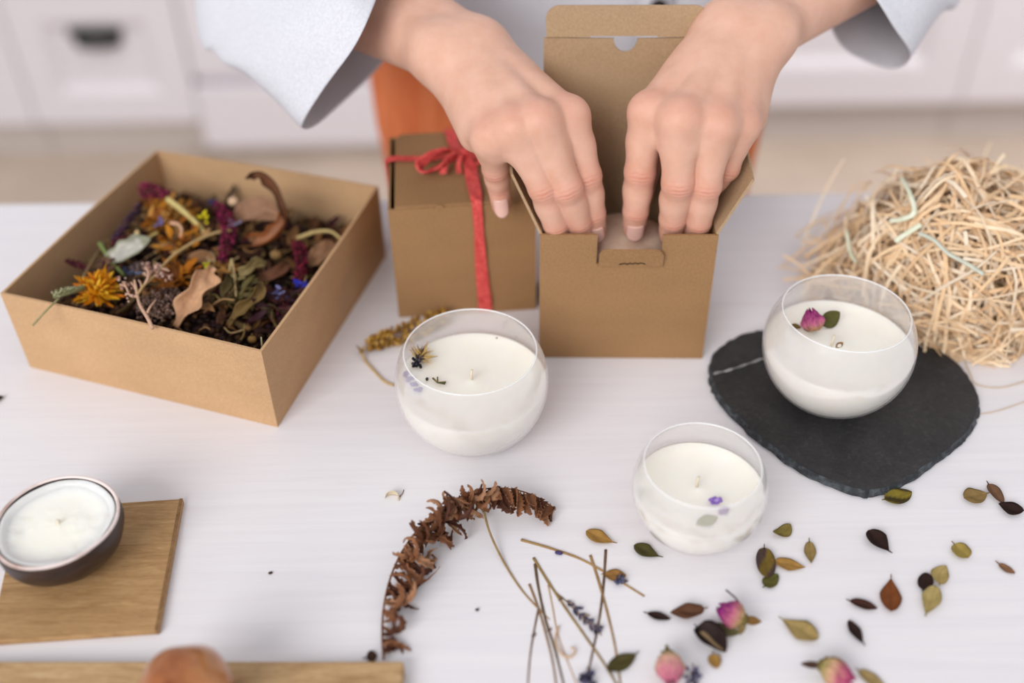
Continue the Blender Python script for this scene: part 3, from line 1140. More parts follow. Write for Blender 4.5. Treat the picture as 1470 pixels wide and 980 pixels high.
# long pale board along the bottom edge with a glossy ball on it
a, c = at(-30, 948, .008), at(580, 948, .008)
ux = (c - a).normalized(); ux.z = 0
dn = Vector((ux.y, -ux.x, 0))
a2 = a - ux * .08
V = [a2, c, c + dn * .095, a2 + dn * .095]
pc = sum(V, Vector()) / 4
b = MB()
b.add([(p.x, p.y, T + .008) for p in V] + [(p.x, p.y, T) for p in V], [(0, 1, 2, 3), (7, 6, 5, 4), (0, 4, 5, 1), (1, 5, 6, 2), (2, 6, 7, 3), (3, 7, 4, 0)])
ob2 = b.build('serving_board', M['wood_long'], origin=(pc.x, pc.y, T), smooth=False)
tag(bevel(ob2, .0012), 'long pale wooden board along the bottom edge, under the orange-brown ball', 'board')
q = at(266, 994, .0275)
b = MB()
Rb = .0195
prof = [(Rb * math.cos(k / 20 * PI - PI / 2) * (1 + .0 * k) + 1e-4, Rb * (1 + math.sin(k / 20 * PI - PI / 2)) * (1 - .02 * math.sin(k))) for k in range(21)]
b.lathe(prof, 48, (q.x, q.y, T + .008), wob=lambda a_, z: .0005 * math.sin(5 * a_ + z * 80))
tag(b.build('round_ball', M['amber'], origin=(q.x, q.y, T + .008)), 'glossy orange-brown ball resting on the long board at the bottom edge', 'ball')

# ================================================================== slate heart
outline = [(1022, 538), (1024, 515), (1033, 500), (1048, 488), (1070, 477), (1095, 473), (1130, 474), (1165, 482), (1195, 500), (1215, 514), (1240, 503), (1275, 494), (1318, 490), (1342, 499), (1362, 511),
           (1380, 526), (1396, 548), (1403, 570), (1402, 590), (1394, 609), (1378, 628), (1345, 655), (1310, 678), (1278, 694), (1250, 702), (1243, 703), (1205, 692), (1165, 674), (1120, 646), (1080, 615), (1045, 580), (1030, 559)]
hs = .0055
pts = [at(px, py, hs) for px, py in outline]
pts = crom(pts + [pts[0]], 4)[:-1]
r = random.Random(12)
pts = [Vector((p.x + r.uniform(-.0006, .0006), p.y + r.uniform(-.0006, .0006), 0)) for p in pts]
sc = Vector((.19, .435, 0))
sl = thing('slate_heart', (sc.x, sc.y, T), 'heart-shaped black slate slab with chipped edges, under a glass candle', 'slate board')
k = len(pts)
b = MB()
V, F = [], []
rings = []
for sfac, hh in ((1.0, hs), (.93, hs), (.75, hs), (.5, hs), (.25, hs)):
    for p in pts:
        q = sc + (p - sc) * sfac
        nz_ = noise.noise(Vector((q.x * 60, q.y * 60, 3))) * .0004
        V.append((q.x, q.y, T + hh - (.0006 if sfac == 1 else 0) + nz_))
for i in range(4):
    for j in range(k):
        F.append((i * k + j, i * k + (j + 1) % k, (i + 1) * k + (j + 1) % k, (i + 1) * k + j))
V.append((sc.x, sc.y, T + hs)); c0 = len(V) - 1
for j in range(k):
    F.append((4 * k + j, 4 * k + (j + 1) % k, c0))
b.add(V, F)
top = b.build('slab', M['slate'], sl, sl.location, False)
b = MB()
V, F = [], []
for li, (off, hh) in enumerate(((0.0, hs - .0006), (.0011, hs - .0022), (.0019, hs - .0040), (.0012, .0004))):
    for j, p in enumerate(pts):
        d = (p - sc).normalized()
        ch = noise.noise(Vector((p.x * 160, p.y * 160, li * 4))) * .0011 * (li > 0)
        q = p + d * (off + ch)
        V.append((q.x, q.y, T + max(.0002, hh + noise.noise(Vector((p.x * 200, p.y * 200, li))) * .0006 * (0 < li < 3))))
for i in range(3):
    for j in range(k):
        F.append((i * k + j, (i + 1) * k + j, (i + 1) * k + (j + 1) % k, i * k + (j + 1) % k))
F.append(tuple(3 * k + j for j in range(k)))
b.add(V, F)
b.build('chipped_edge', M['slate_edge'], sl, sl.location, False)
b = MB()
vp = crom([at(1024, 537, hs), at(1046, 532, hs), at(1070, 524, hs), at(1096, 515, hs), at(1120, 508, hs)], 6)
P = []
for i, p in enumerate(vp):
    w = .0009 + .0005 * math.sin(i * 1.3)
    P += [p + Vector((-w * .3, -w, .0005)), p + Vector((0, 0, .0007)), p + Vector((w * .3, w, .0005))]
b.grid(P, len(vp), 3)
b.build('pale_vein', M['slate_vein'], sl, sl.location)
# ================================================================== loose dried leaves on the table
def table_leaf(base, tip, wpx, c, label, name='dried_leaf', cup=.10, curl=.06, shape=(.9, .75), heart=0, wave=.03, seed=0, cat='leaf', two=None, tilt=0, tipcurl=0, lift=.0006, stalk=True, skew=0, midrib=None):
    B, Tt = at(*base, .002), at(*tip, .002)
    B.z = Tt.z = T
    L = (Tt - B).length
    W = wpx * pxm(B)
    # foreshortening: a width measured up-down on the photo is longer on the table
    ax = (Tt - B).normalized()
    W *= 1 + .5 * abs(ax.x)
    loc = (B + Tt) / 2
    o = thing(name, (loc.x, loc.y, T), label, cat, None)
    n = Matrix.Rotation(tilt, 3, ax) @ Vector((0, 0, 1))
    r = random.Random(seed + 50)
    ca = lin(c)
    cb = lin(two) if two else ca

    def cols(t, u):
        k = .5 + .5 * math.sin(t * 5 + u * 2.5 + seed)
        k = 0 if not two else (1 if k > .62 else (0 if k < .38 else (k - .38) / .24))
        m_ = [ca[i] + (cb[i] - ca[i]) * k for i in range(3)]
        if midrib and abs(u) < .2 and .12 < t < .9:
            return lin(midrib)
        e = 1.0 - .22 * abs(u) ** 4 - .15 * (abs(u) < .1)
        return tuple(x * e for x in m_) + (1,)
    b = MB()
    leaf_grid(b, B, ax, n, L, W, cup, curl, None, shape, 18, 9, heart, wave, seed, cols, skew, .0004, tipcurl)
    z = min(p[2] for p in b.v)
    b.v = [(p[0] - loc.x, p[1] - loc.y, p[2] - z + lift * .5) for p in b.v]
    bl = b.build('blade', M['petal'], o)
    if stalk:
        b = MB()
        e = Vector(b_min(bl, ax, 1 if name == 'dried_leaf' and tipcurl else -1))
        b.col = tuple(x * .75 for x in ca[:3]) + (1,)
        b.tube([e, e - ax * .0009 + Vector((0, 0, .0002)), e - ax * .0018 + Vector((0, 0, .0004))], [.00035, .0003, .0002], 6)
        b.build('stalk', M['petal'], o)
    return o


def b_min(ob, ax, sgn):
    best = min(ob.data.vertices, key=lambda v: sgn * -1 * v.co.dot(ax) if sgn > 0 else v.co.dot(ax))
    return best.co


TL = table_leaf
OLI, OCH, TAN, DBR, BLK, CHE, BRN = (112, 100, 40), (164, 124, 64), (172, 146, 92), (66, 36, 26), (44, 25, 20), (120, 66, 30), (124, 88, 56)
TL((1270, 717), (1309, 706), 20, (128, 112, 40), 'olive-yellow dried leaf with dark blotches just below the tip of the slate heart', two=(70, 58, 26), seed=1)
TL((1417, 708), (1384, 714), 20, (138, 112, 68), 'round olive-brown dried leaf at the far right edge, touching a brown half leaf', seed=2, shape=(1.0, .5, .35))
TL((1419, 694), (1441, 722), 16, (112, 82, 60), 'brown half-folded leaf between the round olive-brown leaf and the notched dark one', shape=(.8, .7), seed=3, cup=.25)
TL((1470, 732), (1434, 722), 17, BLK, 'notched blackish leaf at the right edge of the picture', seed=4, skew=.22, cup=.2)
TL((1135, 751), (1109, 766), 14, (128, 112, 56), 'small curled olive leaf behind the tan leaves, right of the small candle', seed=5, skew=.25, tipcurl=.2)
TL((1277, 791), (1246, 761), 25, BLK, 'heart-shaped dark brown leaf lying alone below the slate', seed=6, cup=.2, shape=(.95, .5, .75))
TL((1370, 780), (1391, 799), 22, (158, 136, 70), 'round notched tan leaf lying behind the tan and black cluster at the right', seed=7, shape=(.95, .45))
TL((1097, 786), (1102, 829), 26, (116, 94, 38), 'large oval olive leaf with a purple-brown half, near the small candle', two=(76, 58, 54), seed=8, shape=(.95, .45))
TL((1098, 840), (1117, 823), 15, (92, 88, 40), 'torn dark olive leaf scrap under the large oval olive leaf', shape=(.7, .6), seed=9, name='leaf_scrap')
TL((1112, 804), (1156, 813), 15, OCH, 'pointed ochre leaf beside the large oval olive leaf', seed=10, shape=(1.0, .5, -.6))
TL((1162, 776), (1165, 807), 16, (146, 122, 74), 'upright narrow olive-tan leaf behind the pointed ochre leaf', seed=11, shape=(1.0, .5, -.6))
TL((1434, 807), (1458, 821), 9, (134, 96, 68), 'tiny slim brown leaf alone near the right edge', seed=12)
TL((1349, 837), (1358, 811), 20, (170, 148, 92), 'notched tan leaf lying above the black leaf in the cluster at the right', seed=13, skew=.15, shape=(.95, .5, -.3))
TL((1325, 845), (1333, 822), 17, BLK, 'small round black leaf in the cluster at the right', seed=14, shape=(.9, .45))
TL((1329, 882), (1343, 841), 22, (174, 154, 98), 'tan leaf with a pointed end below the small black leaf', seed=15, cup=.2, shape=(.95, .5, .75))
TL((1279, 829), (1279, 877), 27, CHE, 'chestnut brown drop-shaped leaf standing point upwards in the picture', seed=16, shape=(.95, .5, .75))
TL((1220, 861), (1260, 872), 11, DBR, 'slim dark brown leaf just left of the chestnut leaf', seed=17, cup=.25)
TL((1239, 922), (1218, 889), 15, BLK, 'slim blackish leaf lying slantwise below the chestnut leaf', seed=18, cup=.2, shape=(.95, .6, .4))
TL((1122, 888), (1175, 916), 25, (164, 140, 88), 'large olive-tan leaf pointing towards the magenta rosebud', seed=19, shape=(.95, .5, .75))
TL((929, 879), (963, 887), 9, BLK, 'slim black leaf next to the twisted brown leaf', seed=20, cup=.2)
TL((1011, 874), (962, 880), 16, (100, 64, 44), 'twisted brown leaf left of the magenta rosebud', seed=21, cup=.25, wave=.1, shape=(.8, .7), skew=.12)
TL((947, 798), (910, 782), 17, (76, 70, 34), 'dark green-brown leaf at the foot of the small candle', seed=22, shape=(.95, .5, .75))
TL((881, 778), (841, 762), 17, OCH, 'ochre leaf behind the lavender stems, beside the dark green-brown leaf', seed=23, shape=(.95, .5, .75))
TL((868, 823), (899, 824), 14, (150, 108, 58), 'ochre leaf lying under a lavender stem', seed=24, lift=0)
TL((913, 938), (871, 961), 17, (76, 68, 34), 'dark olive leaf crossed by a lavender stem at the bottom edge', seed=25, shape=(1.1, .7))
TL((1000, 900), (1042, 936), 30, (46, 30, 28), 'large blackish leaf folded along a pale midrib, beside the magenta rosebud', seed=26, cup=.42, midrib=(176, 146, 108), shape=(.75, .6))
TL((1024, 938), (1029, 957), 18, OCH, 'small round ochre leaf below the folded blackish leaf', shape=(.7, .5), seed=27)
TL((1012, 897), (1062, 908), 14, (112, 106, 72), 'khaki leaf tucked underneath the magenta rosebud', seed=28, lift=0)
TL((1233, 961), (1274, 986), 15, (158, 134, 88), 'slim tan leaf cut off by the bottom edge, right of a rosebud', seed=29, shape=(1.0, .5, -.6))
TL((526, 942), (541, 938), 13, (66, 40, 28), 'small dark crumpled leaf between the fern frond and the long board', seed=30, name='leaf_scrap')


# small loose bits
def small(name, px, py, h, r3, col, label, cat, rot=0, seed=0, kind=None):
    p = at(px, py, h)
    b = MB()
    b.col = lin(col)
    R_ = Matrix.Rotation(rot, 3, 'Z')
    b.ellipsoid((p.x, p.y, T + r3[2]), r3, R_, 12, 8)
    rr = random.Random(seed)
    b.v = [(x + rr.uniform(-.12, .12) * r3[0], y + rr.uniform(-.12, .12) * r3[1], max(T + .0001, z)) for x, y, z in b.v]
    return tag(b.build(name, M['petal'], origin=(p.x, p.y, T)), label, cat)


small('seed', 388, 821, .001, (.0011, .0008, .0005), (70, 54, 44), 'tiny brown seed lying alone on the white table right of the oak board', 'seed', .4, 1)
small('seed', 685, 874, .001, (.0009, .0007, .0006), (58, 56, 60), 'tiny dark seed between the fern frond and the lavender stems', 'seed', 0, 2)
small('floret', 802, 793, .001, (.0021, .0010, .0009), (74, 64, 110), 'single violet lavender floret under the slanting stem', 'flower', -.3, 3)

# pale curled petal
p = at(566, 716)
o = thing('curled_petal', (p.x, p.y, T), 'small pale translucent curled petal alone between fern and boxes', 'petal')
b = MB(); b.col = lin((222, 206, 178))
P = []
for i in range(11):
    a = -.6 + i / 10 * 3.6
    for j in range(5):
        z = j / 4
        P.append((math.cos(a) * .0040 * (1 - .2 * z) - .001, math.sin(a) * .0026 * (1 - .1 * z), .0002 + z * .0036 * (.6 + .4 * math.sin(a))))
b.grid(P, 11, 5)
solid(b.build('petal', M['petal'], o), .0002, 1)
b = MB(); b.col = lin((150, 110, 96))
b.tube([(.0028, .001, .0006), (.0040, .003, .0006), (.0046, .006, .0004)], [.0003, .0002, .0002], 5)
b.build('stalk', M['petal'], o)


# ================================================================== rosebuds on the table
def rosebud(px, py, ax, L, R, cs, label, seed, sepals, h=.0045, stalk=None):
    p = at(px, py, h)
    o = thing('rosebud', (p.x, p.y, T), label, 'flower', 'dried rosebuds on the table')
    b = MB()
    axv = Vector(ax).normalized()
    base = Vector((0, 0, h)) - axv * L * .5
    bud(b, base, axv, L, R, *[lin(c) for c in cs], seed=seed, layers=5)
    zmin = min(v[2] for v in b.v)
    dz = .0003 - zmin
    b.v = [(x, y, z + dz) for x, y, z in b.v]
    base.z += dz
    b.build('petals', M['petal'], o)
    b = MB(); b.col = lin((110, 96, 52))
    b.ellipsoid(base - axv * .0004, (.0022, R * .52, R * .52), frame(axv), 12, 8)
    b.build('calyx', M['petal'], o)
    r_ = random.Random(seed)
    for k, (dx_, dy_, dz_, Ls, Ws, c) in enumerate(sepals):
        b = MB()
        leaf_grid(b, base, (dx_, dy_, dz_), (-.2, -.6, 1), Ls, Ws, .15, .08, lin(c), (.9, .8), 10, 5, seed=k)
        b.v = [(x, y, max(.0002, z)) for x, y, z in b.v]
        b.build('sepal', M['petal'], o)
    if stalk:
        b = MB(); b.col = lin((70, 50, 50))
        b.tube([base + Vector(s) for s in stalk], [.0004] * len(stalk), 6)
        b.build('stalk', M['petal'], o)
    return o


rosebud(1046, 885, (-.85, .45, .15), .0130, .0062, [(190, 160, 110), (194, 104, 130), (140, 38, 116)], 'magenta dried rosebud with a curved hair-thin stalk and brown leaf', 21,
        [(.9, -.15, .0, .0085, .0042, (122, 88, 44)), (-.3, -.9, .0, .009, .004, (140, 120, 80))], stalk=[(0, 0, .002), (-.0005, .004, .005), (-.003, .008, .006), (-.0062, .0125, .0055)])
rosebud(961, 968, (-.05, -.98, .12), .0165, .0062, [(206, 186, 128), (222, 168, 150), (204, 112, 140)], 'pale pink dried rosebud with a yellowish base at the bottom edge', 22,
        [(-.05, 1, .2, .0055, .0022, (110, 92, 52)), (-.6, .5, .0, .004, .002, (128, 112, 60)), (.5, -.9, .5, .006, .003, (200, 176, 124))])
rosebud(1203, 972, (.75, -.62, .15), .0150, .0058, [(172, 160, 96), (212, 168, 132), (184, 62, 118)], 'pink and green dried rosebud with a dark slim sepal at the bottom edge', 23,
        [(-.95, .12, .0, .0100, .0032, (72, 48, 40)), (.5, .8, .3, .005, .002, (150, 90, 60))])


# ================================================================== lavender
def spike(b, pts, n, rr, seed, size=.0016):
    r_ = random.Random(seed)
    pts = crom(pts, 6)
    for k in range(n):
        s = r_.random()
        i = min(len(pts) - 2, int(s * (len(pts) - 1)))
        p = pts[i].lerp(pts[i + 1], r_.random())
        t = (pts[i + 1] - pts[i]).normalized()
        a = r_.uniform(0, 2 * PI)
        s1 = t.cross(Vector((0, 0, 1))).normalized()
        s2 = t.cross(s1)
        out = s1 * math.cos(a) + s2 * math.sin(a)
        q = p + out * rr * r_.uniform(.4, 1)
        q.z = max(q.z, T + size * .6)
        b.col = lin(r_.choice([(96, 84, 98), (126, 112, 118), (66, 60, 86), (150, 132, 118), (84, 78, 104), (54, 48, 62)]))
        b.ellipsoid(q, (size * r_.uniform(1.0, 1.6), size * .55, size * .55), frame(t + out * .7), 7, 5)


def lavender(pxs, rad, c, label, name='lavender_sprig', spikes=(), nodes=(), h0=.0012, hs=None, loop=None, group='dried lavender stems'):
    P = []
    for i, (px, py) in enumerate(pxs):
        hh = h0 if hs is None else hs[i]
        P.append(at(px, py, hh))
    lo = P[len(P) // 2]
    o = thing(name, (lo.x, lo.y, T), label, 'stem', group)
    C_ = crom(P, 8)
    k = len(C_)
    b = MB(); b.col = lin(c)
    r_ = random.Random(len(pxs) * 7 + int(pxs[0][0]))
    b.tube(C_, [rad * (1.15 - .4 * i / (k - 1)) * r_.uniform(.92, 1.06) for i in range(k)], 7)
    for i in range(len(b.c)):
        kf = .85 + .25 * noise.noise(Vector(b.v[i]) * 120)
        b.c[i] = tuple(x * kf for x in b.c[i][:3]) + (1,)
    b.build('stem', M['petal'], o, lo)
    for q, (i0, i1, n, rr, sz) in enumerate(spikes):
        b = MB()
        spike(b, [C_[int(i0 * (k - 1))], C_[int((i0 + i1) / 2 * (k - 1))], C_[int(i1 * (k - 1))]], n, rr, q + 3, sz)
        b.build('florets', M['petal'], o, lo)
    if nodes:
        b = MB()
        for s in nodes:
            p = C_[int(s * (k - 1))]
            b.col = lin((110, 84, 76))
            b.ellipsoid(p, (.0009, .0009, .0009), None, 7, 5)
            b.ellipsoid(p + Vector((.0008, .0006, .0004)), (.0007, .0006, .0006), None, 6, 5)
        b.build('nodes', M['petal'], o, lo)
    return o


lavender([(694, 725), (703, 757), (722, 797), (748, 838), (775, 868), (803, 897), (828, 935), (842, 962), (852, 1000)], .00055, (170, 140, 96),
         'longest lavender stem, curving down from the fern tip to a grey-violet bud', spikes=[(.87, .99, 60, .0022, .0012)], nodes=(.66,), hs=[.013, .009, .005, .004, .004, .003, .002, .0015, .0015])
lavender([(748, 767), (790, 779), (835, 795), (880, 820), (926, 848)], .00075, (172, 138, 92), 'thick straw lavender stem slanting across above the others, over an ochre leaf', spikes=[(.80, .86, 12, .0022, .0011)], h0=.0042)
lavender([(766, 796), (782, 822), (812, 868), (843, 912), (868, 948), (890, 985)], .0007, (160, 132, 84), 'straw stem running from the bunch top to the bottom edge past the lavender spike', nodes=(.35,), h0=.0026)
lavender([(768, 798), (792, 838), (814, 858), (834, 878), (864, 906)], .0005, (150, 122, 88), 'stem ending in a grey-violet lavender flower spike', spikes=[(.50, .62, 14, .0014, .0011), (.66, .99, 62, .0027, .0013)], h0=.0030)
lavender([(768, 806), (773, 840), (783, 885), (797, 930), (812, 990)], .0007, (112, 90, 64), 'dark brown stem at the left of the bunch, running nearly straight down', nodes=(.6,), h0=.0020)
lavender([(760, 836), (772, 868), (783, 905), (793, 945), (800, 990)], .0006, (156, 122, 88), 'brown stem left of the dark brown stem, thinner and shorter', h0=.0014)
lavender([(773, 872), (767, 902), (761, 940), (757, 990)], .0005, (128, 100, 78), 'short brown stem leaning left at the left side of the bunch', nodes=(.45,), h0=.0010)
lavender([(848, 788), (860, 825), (872, 868), (884, 920), (893, 985)], .0007, (176, 140, 96), 'pale straw stem crossing over the dark olive leaf at the right of the bunch', h0=.0050)
lavender([(870, 783), (867, 830), (861, 880), (851, 930), (838, 990)], .00065, (120, 92, 72), 'dark stem crossing the pale straw stem in a narrow X', nodes=(.97,), h0=.0034)
o = lavender([(787, 838), (793, 868), (800, 905), (812, 940), (832, 990)], .0004, (206, 172, 138), 'thin pinkish stem with a small loose loop in the middle of the bunch', h0=.0010)
b = MB(); b.col = lin((212, 176, 136))
lo = o.location
b.tube(crom([at(802, 898, .0014), at(797, 920, .001), (at(806, 938, .001)), at(818, 943, .0012), at(826, 934, .0014), at(820, 928, .0016)], 6), .00045, 6)
b.build('tendril', M['petal'], o, lo)


def floret_cluster(px, py, label, n, R_, seed, hh=.0025, cols=None):
    p = at(px, py, hh)
    o = thing('lavender_floret', (p.x, p.y, T), label, 'flower', 'loose lavender florets')
    r_ = random.Random(seed)
    b = MB()
    for k in range(n):
        b.col = lin(r_.choice(cols or [(74, 72, 104), (52, 50, 70), (110, 104, 130), (64, 60, 76)]))
        q = Vector((r_.uniform(-1, 1) * R_, r_.uniform(-1, 1) * R_, .0012 + r_.random() * R_ * 1.2))
        b.ellipsoid(q, (.0014, .0009, .0009), frame(q + Vector((.0001, 0, 0))), 7, 5)
    b.build('calyx', M['petal'], o)
    b = MB(); b.col = lin((126, 104, 96))
    b.tube([(0, 0, R_), (.0004, R_ * 1.3, R_ * 1.2), (.0006, R_ * 1.9, R_ * 1.1)], .0004, 5)
    b.build('stalk', M['petal'], o)


floret_cluster(995, 973, 'dark violet lavender floret beside the pale pink rosebud at the bottom edge', 22, .0034, 1)
floret_cluster(889, 831, 'blue-grey lavender floret under the slanting straw stem, beside the ochre leaf', 8, .0020, 2, cols=[(86, 88, 118), (62, 62, 84), (120, 120, 144)])
floret_cluster(843, 975, 'dark lavender head at the bottom edge among the stems', 26, .0030, 3)

# dried yellow flower spike behind the candle
pth = [at(640, 452, .006), at(610, 466, .006), at(580, 478, .006), at(548, 488, .006), at(524, 496, .006)]
o = thing('yellow_flower_spike', pth[2], 'dried golden flower spike lying behind the left glass candle against the tied box', 'flower')
lo = pth[2]
b = MB(); r = random.Random(4)
C_ = crom(pth, 10)
for k in range(520):
    s = r.random()
    i = int(s * (len(C_) - 2))
    t = (C_[i + 1] - C_[i]).normalized()
    a = r.uniform(0, 2 * PI)
    s1 = t.cross(Vector((0, 0, 1))).normalized()
    s2 = t.cross(s1)
    out = s1 * math.cos(a) + s2 * math.sin(a)
    wd = .0058 * (.75 + .35 * math.sin(min(1, s + .1) * PI)) * math.sqrt(r.uniform(.2, 1))
    q = C_[i] + out * wd
    b.col = lin(r.choice([(196, 150, 70), (176, 130, 54), (150, 106, 42), (214, 172, 96), (126, 88, 38)]))
    b.ellipsoid(q, (.0016, .0009, .0009), frame(t * -.4 + out), 6, 5)
b.v = [(x, y, max(T + .0003, z)) for x, y, z in b.v]
b.build('florets', M['petal'], o, lo)
b = MB(); b.col = lin((196, 164, 104))
b.tube(crom([pth[4], at(520, 505, .004), at(524, 517, .0015), at(538, 533, .001), at(552, 547, .001), at(566, 553, .001)], 6), .0007, 7)
b.col = lin((150, 116, 66))
b.ellipsoid(at(519, 504, .004), (.0016, .0022, .0016), None, 8, 6)
b.tube([at(519, 504, .004), at(512, 496, .005)], [.001, .0004], 6)
b.build('stem', M['petal'], o, lo)

# ================================================================== curled fern frond
sp_px = [(551, 946), (549, 915), (550, 880), (556, 845), (567, 812), (585, 779), (611, 748), (640, 725), (668, 710), (700, 701), (735, 702), (766, 711), (796, 729)]
sp_h = [.002, .003, .004, .006, .008, .010, .012, .013, .0135, .013, .012, .009, .004]
SP = crom([at(p[0], p[1], h) for p, h in zip(sp_px, sp_h)], 8)
lo = at(640, 800)
fern = thing('fern_frond', (lo.x, lo.y, T), 'curled brown dried fern frond arching beside the lavender stems', 'fern')
lo = fern.location.copy()
b = MB(); b.col = lin((112, 66, 42))
b.tube(SP, [.0006 - .0003 * i / len(SP) for i in range(len(SP))], 7)
b.build('stem', M['petal'], fern, lo)
b = MB(); r = random.Random(17)
cenf = at(690, 860)
nS = len(SP)
FB = [(132, 86, 58), (156, 108, 76), (106, 64, 42), (172, 126, 94), (86, 50, 36), (142, 94, 64)]
k = 0
def frond_ribbon(p, d, up0, L, W, curl, tw, col, seed, zfloor=.0004):
    """one dried pinna: a narrow strip that rolls up and twists, with a ragged edge"""
    nseg, ns = 20, 5
    dirv = d.normalized()
    side = dirv.cross(up0).normalized()
    P, C = [], []
    for j in range(nseg):
        v = j / (nseg - 1)
        w = W * math.sin(PI * min(1, .10 + .88 * v)) ** .5 * (1 + .34 * math.sin(j * 2.3 + seed * 1.7))
        sd = Matrix.Rotation(tw * v + .5 * math.sin(seed), 3, dirv) @ side
        nn = sd.cross(dirv)
        for u in range(ns):
            uu = u / (ns - 1) * 2 - 1
            pt = p + sd * (uu * w / 2) + nn * (uu * uu * w * .45)
            P.append((pt.x, pt.y, max(T + zfloor, pt.z)))
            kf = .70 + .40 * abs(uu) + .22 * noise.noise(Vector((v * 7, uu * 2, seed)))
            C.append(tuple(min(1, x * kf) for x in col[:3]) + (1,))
        p = p + dirv * (L / nseg)
        if p.z < T + .0012:
            dirv.z = abs(dirv.z) * .5
        dirv = (Matrix.Rotation(curl / nseg * (.3 + 1.4 * v), 3, side) @ dirv).normalized()
    b.grid(P, nseg, ns, C)


acc_ = 0
for i in range(2, nS):
    s = i / nS
    acc_ += 1
    step = 1.9 if s < .35 else (1.0 if s < .78 else 1.5)
    if acc_ < step:
        continue
    acc_ -= step
    t = (SP[min(nS - 1, i + 1)] - SP[i - 1]).normalized()
    inn = (cenf - SP[i]); inn.z = 0
    inn = (inn - t * inn.dot(t)).normalized()
    tipz = max(0, (s - .74) / .26)
    Lm = .010 + .017 * math.sin(PI * min(1, max(0, (s - .02) / .80))) ** .8 if s < .74 else .0165 - .007 * tipz
    for q in range(2 if .3 < s < .74 and i % 2 else 1):
        L = Lm * r.uniform(.8, 1.2)
        lean = r.uniform(-.9, .6) if s < .74 else r.uniform(.0, .45)
        d = inn * r.uniform(.75, 1.0) + t * lean + Vector((0, 0, r.uniform(-.25, .35)))
        W = r.uniform(.0022, .0042) if s < .74 else r.uniform(.0034, .0050)
        up0 = Vector((r.uniform(-.5, .5), r.uniform(-.5, .5), 1)) + t * r.uniform(-1.2, 1.2)
        curl = r.choice([-1, 1]) * r.uniform(2.4, 5.6) if s < .74 else r.uniform(-.9, .9)
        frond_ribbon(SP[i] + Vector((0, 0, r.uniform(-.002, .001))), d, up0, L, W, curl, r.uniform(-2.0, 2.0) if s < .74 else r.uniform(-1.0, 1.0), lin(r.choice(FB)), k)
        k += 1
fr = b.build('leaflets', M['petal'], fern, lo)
solid(fr, .00025)

# ================================================================== wood wool
PC = Vector((.276, .534, T))
RX, RY, RZ = .073, .066, .088
r = random.Random(31)
b = MB()


def strand(b, c, n, tdir, L, w, col, R_=.09, wob=.002, seg=9):
    n = n.normalized()
    t = (tdir - n * tdir.dot(n)).normalized()
    s = n.cross(t)
    kx = r.uniform(-1, 1) * 10
    P = []
    roll = r.uniform(-1.2, 1.2)
    tw = r.uniform(-1.5, 1.5)
    for i in range(seg):
        x = (i / (seg - 1) - .5) * L
        p = c + t * x - n * (x * x / (2 * R_)) + s * (kx * x * x) + n * wob * math.sin(x * 60 + kx)
        a = roll + tw * (i / (seg - 1) - .5)
        wd = s * math.cos(a) + n * math.sin(a)
        for u in (-1, 1):
            q = p + wd * (u * w / 2)
            P.append((q.x, q.y, max(T + .0006, q.z)))
    b.grid(P, seg, 2, [tuple(col[:3]) + (1,)] * (seg * 2))


WW = [lin((246, 218, 182)), lin((249, 227, 196)), lin((241, 208, 168)), lin((251, 234, 210)), lin((236, 200, 158))]


def sph():
    while True:
        v = Vector((r.gauss(0, 1), r.gauss(0, 1), r.gauss(0, 1)))
        if v.length > .1:
            return v.normalized()


def wrap_strand(b, v, f, L, w, col, head, loft_=.0):
    """a strand that wanders over the heap at relative depth f"""
    st = .006
    n_ = max(5, int(L / st))
    v = v.normalized()
    P3, N3 = [], []
    turn = r.uniform(-3.2, 3.2)
    ph = r.uniform(0, 6)
    for i in range(n_):
        lump = 1 + .10 * noise.noise(v * 2.3 + Vector((4, 1, 7)))
        ff = (f + .035 * math.sin(i * .7 + ph) + loft_ * (i / n_) ** 2) * lump
        P3.append(PC + Vector((v.x * RX, v.y * RY, v.z * RZ)) * ff)
        nn = Vector((v.x / RX, v.y / RY, v.z / RZ)).normalized()
        N3.append(nn)
        head = head - nn * head.dot(nn)
        head = (Matrix.Rotation(turn * st * 10 / 3 + .10 * math.sin(i + ph), 3, nn) @ head).normalized()
        q = Vector((v.x * RX, v.y * RY, v.z * RZ)) + head * st
        v = Vector((q.x / RX, q.y / RY, q.z / RZ)).normalized()
        if v.z < .02:
            v.z = .02
    P = []
    roll = r.uniform(-1.0, 1.0)
    tw = r.uniform(-1.2, 1.2)
    for i, p in enumerate(P3):
        t = (P3[min(i + 1, n_ - 1)] - P3[max(0, i - 1)]).normalized()
        s_ = t.cross(N3[i]).normalized()
        a = roll + tw * (i / n_ - .5)
        wd = s_ * math.cos(a) + N3[i] * math.sin(a)
        for u in (-1, 1):
            q = p + wd * (u * w / 2)
            P.append((q.x, q.y, max(T + .0006, q.z)))
    b.grid(P, n_, 2, [tuple(col[:3]) + (1,)] * (n_ * 2))


for k in range(1500):
    v = sph(); v.z = abs(v.z) * .95 + .03
    f = 1 - .40 * r.random() ** 1.5
    wrap_strand(b, v, f, r.uniform(.05, .15), r.uniform(.0015, .0024), shade(r.choice(WW), r.uniform(.92, 1.03)), sph() + Vector((.5, .2, -.5)), r.choice([0, 0, 0, .06, .12, .2]))
